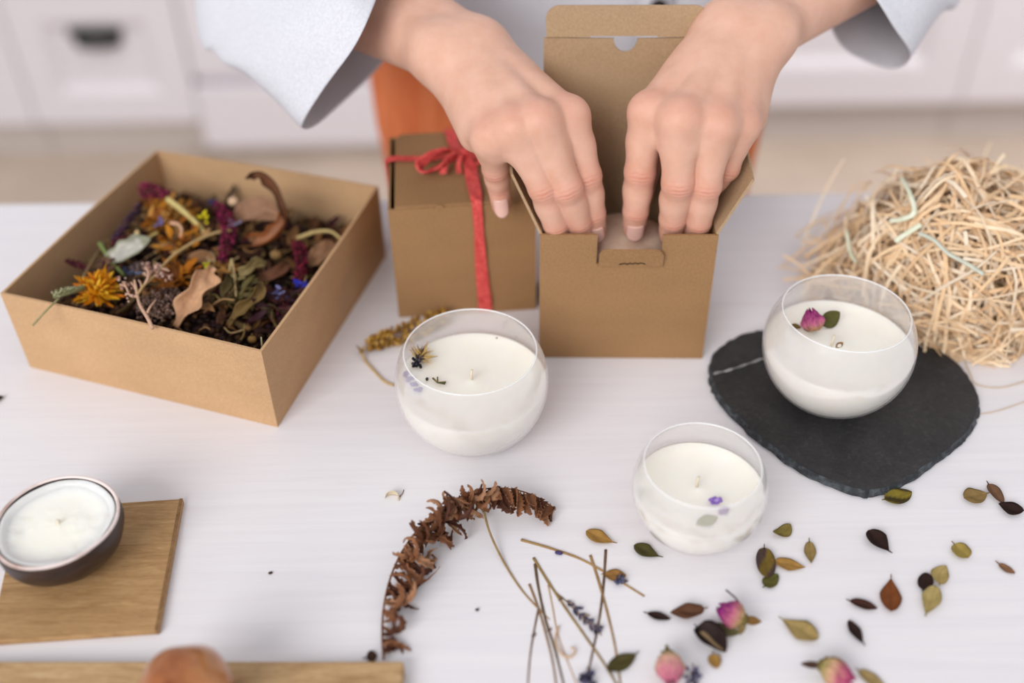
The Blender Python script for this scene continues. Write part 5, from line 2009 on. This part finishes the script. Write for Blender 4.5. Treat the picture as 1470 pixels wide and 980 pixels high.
def surface_nets(fn, lo, hi, h):
    lo, hi = np.asarray(lo, np.float32), np.asarray(hi, np.float32)
    B = 8
    nb = np.ceil((hi - lo) / (h * B)).astype(int)
    n = nb * B + 1
    # coarse pass on block centres
    cx_ = [lo[i] + (np.arange(nb[i]) + .5) * B * h for i in range(3)]
    G_ = np.stack(np.meshgrid(*cx_, indexing='ij'), -1).reshape(-1, 3).astype(np.float32)
    dc = fn(G_).reshape(nb)
    half = B * h * .87 + h * 2
    D = np.repeat(np.repeat(np.repeat(dc, B, 0), B, 1), B, 2)
    D = np.pad(D, ((0, 1), (0, 1), (0, 1)), mode='edge').astype(np.float32)
    act = np.argwhere(np.abs(dc) < half * 1.25)
    loc = np.stack(np.meshgrid(*[np.arange(B + 1)] * 3, indexing='ij'), -1).reshape(-1, 3)
    for s in range(0, len(act), 400):
        blk = act[s:s + 400]
        idx = blk[:, None, :] * B + loc[None]
        P = (lo + idx.reshape(-1, 3) * h).astype(np.float32)
        d = fn(P)
        ii = idx.reshape(-1, 3)
        D[ii[:, 0], ii[:, 1], ii[:, 2]] = d
    S = D < 0
    c = np.zeros(tuple(x - 1 for x in D.shape), np.int8)
    for i in (0, 1):
        for j in (0, 1):
            for k in (0, 1):
                c += S[i:S.shape[0] - 1 + i, j:S.shape[1] - 1 + j, k:S.shape[2] - 1 + k]
    cells = np.argwhere((c > 0) & (c < 8))
    idmap = -np.ones(c.shape, np.int32)
    idmap[cells[:, 0], cells[:, 1], cells[:, 2]] = np.arange(len(cells))
    acc = np.zeros((len(cells), 3), np.float64)
    cnt = np.zeros(len(cells))
    corners = [(i, j, k) for i in (0, 1) for j in (0, 1) for k in (0, 1)]
    for a in corners:
        for b_ in corners:
            if sum(abs(a[q] - b_[q]) for q in range(3)) == 1 and a < b_:
                va = D[cells[:, 0] + a[0], cells[:, 1] + a[1], cells[:, 2] + a[2]]
                vb = D[cells[:, 0] + b_[0], cells[:, 1] + b_[1], cells[:, 2] + b_[2]]
                x = (va < 0) != (vb < 0)
                t = va[x] / (va[x] - vb[x])
                p = np.array(a) + t[:, None] * (np.array(b_) - np.array(a))
                acc[x] += p
                cnt[x] += 1
    verts = lo + (cells + acc / cnt[:, None]) * h
    faces = []
    for axis in range(3):
        o1, o2 = [q for q in range(3) if q != axis]
        sl0 = [slice(None)] * 3
        sl1 = [slice(None)] * 3
        sl0[axis] = slice(0, -1)
        sl1[axis] = slice(1, None)
        e = np.argwhere(S[tuple(sl0)] != S[tuple(sl1)])
        e = e[(e[:, o1] > 0) & (e[:, o2] > 0) & (e[:, o1] < c.shape[o1]) & (e[:, o2] < c.shape[o2])]

        def cell(da, db):
            q = e.copy()
            q[:, o1] -= da
            q[:, o2] -= db
            return idmap[q[:, 0], q[:, 1], q[:, 2]]
        quad = np.stack([cell(1, 1), cell(0, 1), cell(0, 0), cell(1, 0)], 1)
        inside0 = S[e[:, 0], e[:, 1], e[:, 2]]
        if axis == 1:
            inside0 = ~inside0
        quad[~inside0] = quad[~inside0][:, ::-1]
        faces.append(quad[(quad >= 0).all(1)])
    return verts, np.concatenate(faces)


def nrmz(v):
    v = np.asarray(v, np.float64)
    return v / np.linalg.norm(v)


def make_hand(F, wrist, elbow, radii, mcp_sink, thumb, wr_r, side):
    """F: four chains of (MCP, PIP, DIP, tip), index first, heights above the table top"""
    up = np.array([0, 0, T])
    F = [[np.array(p) + up for p in ch] for ch in F]
    wrist, elbow = np.array(wrist) + up, np.array(elbow) + up
    thumb = [np.array(p) + up for p in thumb]
    mid = F[1][0]
    e1 = nrmz(F[0][0] - F[3][0])                    # little finger side -> index side
    e2 = nrmz(wrist - mid)
    dn = np.cross(e1, e2)
    if dn[2] < 0:
        dn = -dn
    dn = nrmz(dn)
    across = nrmz(np.cross(e2, dn))
    if across @ e1 < 0:
        across = -across
    J = []
    for i, ch in enumerate(F):
        c = [p.copy() for p in ch]
        c[0] = c[0] - dn * mcp_sink
        J.append(c)
    fdors = []
    for i, ch in enumerate(J):
        a = nrmz(ch[3] - ch[1])
        d = np.array([0, -1, .25])
        d = nrmz(d - a * (d @ a))
        fdors.append(d)
    fa = nrmz(elbow - wrist)
    facross = nrmz(across - fa * (across @ fa))
    wc = [wrist + across * s - dn * 4e-3 for s in (.0105, .0035, -.0038, -.0110)]
    S_ = SDF

    def fingers(P, i):
        ch, r = J[i], radii[i]
        d = S_.cone(P, ch[0], ch[1], r[0], r[1])
        d = S_.smin(d, S_.cone(P, ch[1], ch[2], r[1] * .985, r[2]), .0012)
        tip = ch[3] - nrmz(ch[3] - ch[2]) * r[3] * .9
        d = S_.smin(d, S_.cone(P, ch[2], tip, r[2] * .99, r[3]), .0012)
        d = S_.smin(d, S_.ball(P, ch[1] + fdors[i] * .0012, r[1] * .92), .003)          # knuckle
        d = S_.smin(d, S_.ball(P, (ch[0] + ch[1]) / 2 - fdors[i] * .003, r[1] * .93), .006)
        d = S_.smin(d, S_.ball(P, (ch[1] + ch[2]) / 2 - fdors[i] * .0022, r[2] * .95), .005)
        pad = ch[3] - nrmz(ch[3] - ch[2]) * .010 - fdors[i] * .0016
        d = S_.smin(d, S_.ball(P, pad, r[3] * .93), .002)
        return d

    def fn(P):
        P = P.astype(np.float32)
        palm = None
        for i in range(4):
            m_ = J[i][0]
            d = S_.cone(P, wc[i] , m_ - dn * .001 + e2 * .003, wr_r * .66, radii[i][0] - .0002)
            palm = d if palm is None else S_.smin(palm, d, .010)
        # flesh across the knuckles and the webs between the fingers
        for i in range(3):
            palm = S_.smin(palm, S_.cone(P, J[i][0] + e2 * .002, J[i + 1][0] + e2 * .002, .0092, .0090), .007)
            wa = J[i][0] + (J[i][1] - J[i][0]) * .30
            wb = J[i + 1][0] + (J[i + 1][1] - J[i + 1][0]) * .30
            palm = S_.smin(palm, S_.cone(P, wa * .8 + wb * .2 - dn * .001, wa * .2 + wb * .8 - dn * .001, .0062, .0062), .006)
        # palm flesh below the metacarpals
        for i, k in ((0, .010), (3, .009)):
            palm = S_.smin(palm, S_.cone(P, wc[i] - dn * .006, J[i][0] - dn * k + e2 * .020, .010, .0088), .012)
        # forearm: two bones side by side
        q = wrist - dn * .003
        for s in (.0085, -.0085):
            far = elbow - dn * .010
            d = S_.cone(P, q + facross * s, far + facross * s * 2.3, wr_r * .75, wr_r * 1.62)
            palm = S_.smin(palm, d, .016)
        # bump of the ulna at the wrist
        palm = S_.smin(palm, S_.ball(P, wrist - facross * .0150 + dn * .003 + fa * .012, .0072), .018)
        # thumb with the ball of the thumb
        th = S_.cone(P, thumb[0], thumb[1], .0150, .0110)
        th = S_.smin(th, S_.cone(P, thumb[1], thumb[2], .0102, .0092), .006)
        th = S_.smin(th, S_.cone(P, thumb[2], thumb[3], .0092, .0072), .004)
        palm = S_.smin(palm, th, .014)
        # knuckles and extensor tendons on the back of the hand
        for i in range(4):
            kn = J[i][0] + dn * (.0024 if i < 3 else .0018) + (J[i][1] - J[i][0]) * .02
            palm = S_.smin(palm, S_.ball(P, kn, radii[i][0] * .70), .007)
            base = wrist + across * (.006 - .004 * i) + dn * (wr_r * .30)
            palm = S_.smin(palm, S_.cone(P, kn + dn * .0012, base, .0040, .0030), .0075)
        out = None
        for i in range(4):
            d = S_.smin(palm, fingers(P, i), .0048)
            out = d if out is None else np.minimum(out, d)
        return out

    allp = np.array([p for ch in J for p in ch] + thumb + [wrist, wrist + (elbow - wrist) * .52])
    lo, hi = allp.min(0) - .032, allp.max(0) + .032
    v, f = surface_nets(fn, lo, hi, .00075)
    # cut the forearm off inside the sleeve
    # Taubin-like smoothing of the voxel noise
    ei = np.concatenate([f[:, [0, 1]], f[:, [1, 2]], f[:, [2, 3]], f[:, [3, 0]]])
    ei = np.concatenate([ei, ei[:, ::-1]])
    deg = np.bincount(ei[:, 0], minlength=len(v))[:, None]
    for lam in (.5, -.52, .5, -.52):
        s = np.zeros_like(v)
        for q in range(3):
            s[:, q] = np.bincount(ei[:, 0], v[ei[:, 1], q], minlength=len(v))
        v = v + lam * (s / np.maximum(deg, 1) - v)
    # skin creases over the finger joints, and flushed knuckles and fingertips
    flush = np.zeros(len(v))
    for i, ch in enumerate(J):
        for jn, (amp, width) in ((1, (.00045, .0066)), (2, (.00030, .0050))):
            a = nrmz(ch[jn + 1] - ch[jn - 1])
            rel = v - ch[jn]
            x = rel @ a
            rad = rel - x[:, None] * a
            rl_ = np.linalg.norm(rad, axis=1)
            dors = np.clip((rad @ fdors[i]) / np.maximum(rl_, 1e-6), 0, 1)
            near = (rl_ < radii[i][1] * 1.6) & (np.abs(x) < .012)
            side_ = nrmz(np.cross(a, fdors[i]))
            xs = x + .10 * (rad @ side_) * np.sin((rad @ side_) * 700)
            env = np.exp(-(x / (width * .62)) ** 2)
            g = np.zeros(len(v))
            for c_ in (-.0047, -.0024, 0.0, .0023, .0045):
                g += np.exp(-((xs - c_) / .00062) ** 2)
            dep = amp * g * env * dors ** 2 * near
            v = v - (rad / np.maximum(rl_, 1e-6)[:, None]) * dep[:, None]
            flush = np.maximum(flush, (.30 if jn == 1 else .26) * np.exp(-(x / .0075) ** 2) * near * (.45 + .55 * dors))
            flush = np.maximum(flush, .70 * np.clip(g * env * dors ** 2 * near, 0, 1))
        d = np.linalg.norm(v - (ch[0] + dn * .008), axis=1)
        flush = np.maximum(flush, .26 * np.exp(-(d / .0105) ** 2))
        d = np.linalg.norm(v - ch[3], axis=1)
        flush = np.maximum(flush, .55 * np.exp(-(d / .013) ** 2))
    # nails
    nails = []
    for i, ch in enumerate(J):
        a = nrmz(ch[3] - ch[2])
        d = fdors[i]
        s = np.cross(a, d)
        r = radii[i][3]
        L, nu, nv = .0102, 9, 11
        P = []
        for q in range(nv):
            t = q / (nv - 1)
            half = 1.02 * (1 - .32 * max(0, (.22 - t) / .22) ** 2 - .40 * max(0, (t - .82) / .18) ** 2)
            for p_ in range(nu):
                u = p_ / (nu - 1) * 2 - 1
                ph = u * half * .82
                xx = ch[3] - a * (.0128 - L * t) + a * .0012 * (1 - u * u) * (t > .8)
                rr = r * (1.05 - .05 * t) + .0005
                nz_ = rr * np.cos(ph) - .0002 * (abs(u) > .9)
                P.append(xx + d * nz_ + s * rr * np.sin(ph))
        nails.append(P)
    return v, f, flush, nails


RAD = [(.0094, .0084, .0073, .0063), (.0097, .0086, .0075, .0065), (.0093, .0082, .0072, .0062), (.0084, .0071, .0063, .0055)]
# the person's left hand (right side of the picture)
right_pic = [
    [(.0741, .4977, .1558), (.0712, .4950, .1175), (.0704, .4946, .0925), (.0706, .4980, .0735)],
    [(.0886, .4822, .1591), (.0897, .4804, .1192), (.0898, .4858, .0926), (.0905, .4915, .0744)],
    [(.1075, .4837, .1553), (.1050, .4817, .1164), (.1043, .4852, .0905), (.1035, .4915, .0727)],
    [(.1227, .4931, .1500), (.1180, .4955, .1190), (.1100, .5010, .1000), (.1062, .5080, .0850)]]
WR, ER = (.1288, .5490, .1722), (.2740, .7320, .1860)
TH_R = [(.1090, .5300, .1560), (.0880, .5290, .1320), (.0790, .5270, .1060), (.0765, .5210, .0860)]
left_pic = [
    [(.0320, .4983, .1543), (.0416, .4933, .1165), (.0462, .4934, .0919), (.0488, .4962, .0733)],
    [(.0156, .4871, .1572), (.0305, .4829, .1160), (.0382, .4880, .0905), (.0416, .4935, .0727)],
    [(.0027, .4865, .1542), (.0182, .4831, .1162), (.0252, .4853, .0911), (.0285, .4915, .0734)],
    [(-.0101, .4897, .1468), (-.0075, .5025, .1170), (-.0058, .5086, .1001), (-.0041, .5075, .0842)]]
WL, EL = (-.0234, .5557, .1616), (-.1830, .7320, .1780)
TH_L = [(-.0020, .5420, .1440), (.0220, .5330, .1220), (.0380, .5290, .1000), (.0470, .5240, .0830)]

PX, PY = .055, .885
person = thing('person', (PX, PY, 0), 'person in a white linen shirt and orange skirt packing the open box with both hands', 'person')
po = Vector((PX, PY, 0))
Vs, Fs, Fl, nails = [], [], [], []
off = 0
for F_, w_, e_, t_, sd in ((right_pic, WR, ER, TH_R, 1), (left_pic, WL, EL, TH_L, -1)):
    v, f, fl, nl = make_hand(F_, w_, e_, RAD, .0062, t_, .0185, sd)
    Vs.append(v); Fs.append(f + off); Fl.append(fl)
    off += len(v)
    nails += nl


def ringpx(lst):
    return [atd(x, y, D) for x, y, D in lst]


# rings of the sleeves (the arms run through their middles)
cuff = ringpx([(556, -34, .590), (528, 30, .570), (505, 74, .574), (468, 124, .590), (434, 180, .612), (452, 182, .640), (492, 148, .672), (530, 112, .690), (556, 82, .695), (620, -10, .700), (640, -60, .680), (600, -70, .62)])
r2 = ringpx([(530, -90, .595), (490, -30, .575), (460, 20, .580), (400, 62, .600), (352, 104, .630), (372, 110, .66), (420, 76, .69), (470, 40, .715), (505, 0, .72), (560, -70, .72), (590, -120, .70), (560, -125, .63)])
r3 = ringpx([(470, -150, .625), (430, -100, .605), (395, -55, .612), (345, 5, .635), (311, 74, .665), (318, 66, .69), (360, 30, .73), (410, -20, .75), (450, -60, .755), (510, -130, .755), (540, -190, .73), (515, -190, .66)])
r4 = ringpx([(420, -200, .64), (385, -160, .625), (345, -120, .63), (312, -60, .65), (283, -5, .68), (285, -10, .735), (320, -50, .77), (365, -90, .79), (400, -120, .80), (460, -180, .80), (490, -240, .78), (465, -240, .71)])
LEFT_RINGS = (cuff, r2, r3, r4)
cuff = ringpx([(1150, -110, 0.608), (1205, -70, 0.598), (1256, -4, 0.603), (1284, 42, 0.616), (1308, 80, 0.638), (1284, 101, 0.663), (1240, 88, 0.678), (1206, 66, 0.686), (1184, 22, 0.690), (1150, -50, 0.693), (1120, -110, 0.678), (1120, -140, 0.638)])
r2 = ringpx([(1215, -170, 0.628), (1268, -120, 0.616), (1312, -60, 0.620), (1340, -14, 0.633), (1348, 14, 0.658), (1338, 18, 0.693), (1310, 0, 0.713), (1280, -25, 0.723), (1255, -60, 0.728), (1215, -120, 0.728), (1190, -170, 0.713), (1190, -195, 0.668)])
r3 = ringpx([(1270, -230, 0.660), (1320, -185, 0.650), (1360, -130, 0.655), (1385, -85, 0.670), (1390, -60, 0.695), (1380, -60, 0.730), (1355, -80, 0.750), (1325, -105, 0.760), (1300, -140, 0.765), (1265, -190, 0.765), (1245, -235, 0.750), (1245, -255, 0.710)])
RIGHT_RINGS = (cuff, r2, r3)


# torso, upper arms, legs (under the clothes) at a coarser grain
def torso(P):
    P = P.astype(np.float32)
    S_ = SDF
    c = lambda x, y, z: (PX + x, PY + y, z)
    d = S_.cone(P, c(-.05, .02, .98), c(-.055, .02, 1.24), .078, .082)
    d = S_.smin(d, S_.cone(P, c(.05, .02, .98), c(.055, .02, 1.24), .078, .082), .05)
    d = S_.smin(d, S_.cone(P, c(-.06, .02, .92), c(.06, .02, .92), .088, .088), .06)
    d = S_.smin(d, S_.cone(P, c(-.14, .01, 1.30), c(.14, .01, 1.30), .046, .046), .05)
    d = S_.smin(d, S_.cone(P, c(0, .01, 1.32), c(0, -.01, 1.42), .055, .050), .04)
    for s, w_, e_ in ((-1, WL, EL), (1, WR, ER)):
        w_, e_ = np.array(w_) + np.array([0, 0, T - .006]), np.array(e_) + np.array([0, 0, T - .010])
        d = S_.smin(d, S_.cone(P, c(s * .150, .01, 1.30), e_ + np.array([-s * .010, .024, .0]), .044, .026), .02)
        d = S_.smin(d, S_.cone(P, e_, e_ + (w_ - e_) * .5, .029, .022), .015)
    for s in (-1, 1):
        d = S_.smin(d, S_.cone(P, c(s * .08, .02, .90), c(s * .08, .02, .48), .078, .052), .03)
        d = S_.smin(d, S_.cone(P, c(s * .08, .02, .48), c(s * .08, .03, .09), .050, .034), .02)
        d = S_.smin(d, S_.cone(P, c(s * .08, .05, .040), c(s * .09, -.13, .030), .038, .028), .02)
    return d


v, f = surface_nets(torso, (PX - .36, PY - .26, -.02), (PX + .36, PY + .22, 1.52), .010)
Vs.append(v); Fs.append(f + off); Fl.append(np.zeros(len(v)))
V_ = np.concatenate(Vs) - np.array(po)
F_ = np.concatenate(Fs)
me = bpy.data.meshes.new('body')
me.vertices.add(len(V_))
me.vertices.foreach_set('co', V_.astype(np.float32).ravel())
me.loops.add(len(F_) * 4)
me.loops.foreach_set('vertex_index', F_.astype(np.int32).ravel())
me.polygons.add(len(F_))
me.polygons.foreach_set('loop_start', np.arange(len(F_), dtype=np.int32) * 4)
me.update(calc_edges=True)
me.validate()
me.polygons.foreach_set('use_smooth', [True] * len(me.polygons))
a_ = me.attributes.new('flush', 'FLOAT', 'POINT')
a_.data.foreach_set('value', np.concatenate(Fl).astype(np.float32))
me.materials.append(M['skin'])
body = bpy.data.objects.new('body', me)
COL.objects.link(body)
body.parent = person
for P in nails:
    b = MB()
    b.grid(P, 11, 9)
    solid(b.build('fingernail', M['nail'], person, po), .0003, 0)


# ------------------------------------------------------------------ clothes
def loft(b, rings, nr=5, nc=4, wr=.0, seed=0, capfirst=False):
    """smooth tube through closed rings of points (each ring the same count)"""
    R_ = []
    for ring in rings:
        k = len(ring)
        Q = [ring[-2], ring[-1]] + list(ring) + [ring[0], ring[1]]
        out = []
        for i in range(2, 2 + k):
            for s in range(nc):
                t = s / nc
                a, bb, c, d = Vector(Q[i - 1]), Vector(Q[i]), Vector(Q[i + 1]), Vector(Q[(i + 2) if i + 2 < len(Q) else 3])
                out.append(.5 * ((2 * bb) + (c - a) * t + (2 * a - 5 * bb + 4 * c - d) * t * t + (3 * bb - a - 3 * c + d) * t ** 3))
        R_.append(out)
    m_ = len(R_[0])
    cols_ = [crom([R_[i][j] for i in range(len(R_))], nr) for j in range(m_)]
    n_ = len(cols_[0])
    P = []
    for j in range(m_):
        for i in range(n_):
            p = cols_[j][i]
            w = noise.noise(p * 16 + Vector((seed, 0, 0))) * wr + noise.noise(p * 42 + Vector((0, seed, 0))) * wr * .35
            cen = sum((cols_[q][i] for q in range(0, m_, max(1, m_ // 8))), Vector()) / len(range(0, m_, max(1, m_ // 8)))
            P.append(p + (p - cen).normalized() * w * min(1, i / 2 + .25))
    b.grid(P, m_, n_, None, True)


sh = MB()
# shirt body with hem, gathered folds
rings = []
for z, wx, wy, yo in ((.745, .180, .116, -.006), (.86, .177, .115, -.004), (.92, .172, .114, 0), (1.02, .158, .105, .01), (1.14, .160, .108, .012), (1.25, .175, .112, .012), (1.33, .165, .085, .012), (1.385, .085, .066, .005), (1.42, .064, .06, 0)):
    ring = []
    for k in range(28):
        a = 2 * PI * k / 28
        f_ = 1 + (.030 * math.sin(9 * a + z * 5) + .016 * math.sin(17 * a + 2)) * max(0, (1.15 - z) / .4)
        zz = z if z > .75 else .768 + .072 * abs(math.cos(a)) ** 1.2
        ring.append((PX + wx * f_ * math.cos(a), PY + yo + wy * f_ * math.sin(a), zz))
    rings.append(ring)
loft(sh, rings, 5, 3, .004, 3)
shirt = sh.build('shirt', M['fabric_white'], person, po)
solid(shirt, .0012)


def circ(c, n, rad, k, start, flip=1):
    n = Vector(n).normalized()
    u = Vector(start) - n * Vector(start).dot(n)
    u.normalize()
    w = n.cross(u) * flip
    return [Vector(c) + (u * math.cos(2 * PI * q / k) + w * math.sin(2 * PI * q / k)) * rad for q in range(k)]


# sleeve on the left of the picture: wide cuff hanging open
cuff, r2, r3, r4 = LEFT_RINGS
sho = Vector((PX - .150, PY + .01, 1.32))
m5 = (sum(r4, Vector()) / 12).lerp(sho, .5)
nrm5 = (sho - sum(r4, Vector()) / 12).normalized()


def ring_like(ref, c, n, rad):
    """a round ring about c whose points follow the order of ref"""
    n = Vector(n).normalized()
    rc = sum(ref, Vector()) / len(ref)
    out = []
    u = ref[0] - rc
    u = (u - n * u.dot(n)).normalized()
    w = n.cross(u)
    r1 = ref[1] - rc
    sgn = 1 if r1.dot(w) > 0 else -1
    k = len(ref)
    return [Vector(c) + (u * math.cos(2 * PI * q / k) + w * sgn * math.sin(2 * PI * q / k)) * rad for q in range(k)]


b = MB()
loft(b, [cuff, r2, r3, r4, ring_like(r4, m5, nrm5, .072), ring_like(r4, sho, nrm5, .068)], 7, 3, .0035, 11)
sl_ = b.build('sleeve', M['fabric_white'], shirt, po)
solid(sl_, .0012)
subsurf(sl_, 1)
# sleeve on the right
cuff, r2, r3 = RIGHT_RINGS
sho = Vector((PX + .150, PY + .01, 1.32))
m5 = (sum(r3, Vector()) / 12).lerp(sho, .5)
nrm5 = (sho - sum(r3, Vector()) / 12).normalized()
b = MB()
loft(b, [cuff, r2, r3, ring_like(r3, m5, nrm5, .072), ring_like(r3, sho, nrm5, .068)], 7, 3, .0035, 17)
sl_ = b.build('sleeve', M['fabric_white'], shirt, po)
solid(sl_, .0012)
subsurf(sl_, 1)
# button band and buttons
yb = PY - .122
b = MB()
P = []
for i in range(24):
    z = .776 + i * .024
    wy = np.interp(z, [.745, .80, .90, 1.02, 1.14, 1.25], [.118, .122, .114, .095, .096, .100])
    yy = PY - wy - .004
    for j in range(4):
        P.append((PX + .044 + j * .009, yy + .001 * math.sin(i + j) + (.004 if j in (0, 3) else 0), z))
b.grid(P, 24, 4)
pl = b.build('button_band', M['fabric_white'], shirt, po)
solid(pl, .0012)
for z in (.852, .94, 1.03, 1.12):
    wy = np.interp(z, [.745, .80, .90, 1.02, 1.14, 1.25], [.118, .122, .114, .095, .096, .100])
    b = MB()
    Rb_ = Matrix.Rotation(PI / 2, 3, 'X')
    b.lathe([(0.0001, .0012), (.0035, .0008), (.0060, .0018), (.0066, .0008), (.0060, -.0006), (0.0001, -.0008)], 24)
    b.v = [tuple(Rb_ @ Vector(p) + Vector((PX + .0590, PY - wy - .0072, z))) for p in b.v]
    b.build('button', M['button'], shirt, po)
# skirt with soft vertical folds
b = MB()
rings = []
for z, wx, wy in ((.815, .168, .102), (.78, .173, .104), (.70, .176, .108), (.55, .165, .115), (.35, .178, .128), (.16, .190, .138)):
    ring = []
    for k in range(56):
        a = 2 * PI * k / 56
        f_ = 1 + .05 * math.sin(11 * a + .6) * (1.1 - z) + .042 * math.sin(19 * a + 1.3) + .02 * math.sin(31 * a)
        ring.append((PX + wx * f_ * math.cos(a), PY + .004 + wy * f_ * math.sin(a), z))
    rings.append(ring)
loft(b, rings, 4, 2, .002, 5)
solid(b.build('skirt', M['orange_cloth'], person, po), .001)
# ================================================================== light: bright overcast daylight, one tall window, and an added background fill
w = bpy.data.worlds.new('daylight')
bpy.context.scene.world = w
w.use_nodes = True
bg = w.node_tree.nodes['Background']
bg.inputs[0].default_value = (0.96, 0.97, 1.0, 1)
bg.inputs[1].default_value = 0.68


def area(name, loc, look, size, size_y, power, col):
    l = bpy.data.lights.new(name, 'AREA')
    l.shape = 'RECTANGLE'
    l.size, l.size_y = size, size_y
    l.energy = power
    l.color = col
    o = bpy.data.objects.new(name, l)
    COL.objects.link(o)
    o.location = loc
    d = Vector(look) - Vector(loc)
    o.rotation_euler = d.to_track_quat('-Z', 'Y').to_euler()
    return o


area('window_daylight', (-1.55, -2.35, 2.75), (.05, .5, T), 2.2, 1.8, 108, (1.0, .985, .97))

fill_light = area('background_fill', (1.5, .75, 2.45), (.9, 2.0, .25), 1.4, .8, 7.5, (1.0, .97, .95))  # added fill to brighten the units behind, not a fitting of the room
fill_light.data.spread = math.radians(70)

sc_ = bpy.context.scene
sc_.view_settings.view_transform = 'Standard'
sc_.view_settings.look = 'None'
sc_.view_settings.gamma = 1
sc_.view_settings.use_curve_mapping = False
sc_.view_settings.exposure = 0.0
sc_.cycles.max_bounces = 10
sc_.cycles.transparent_max_bounces = 16
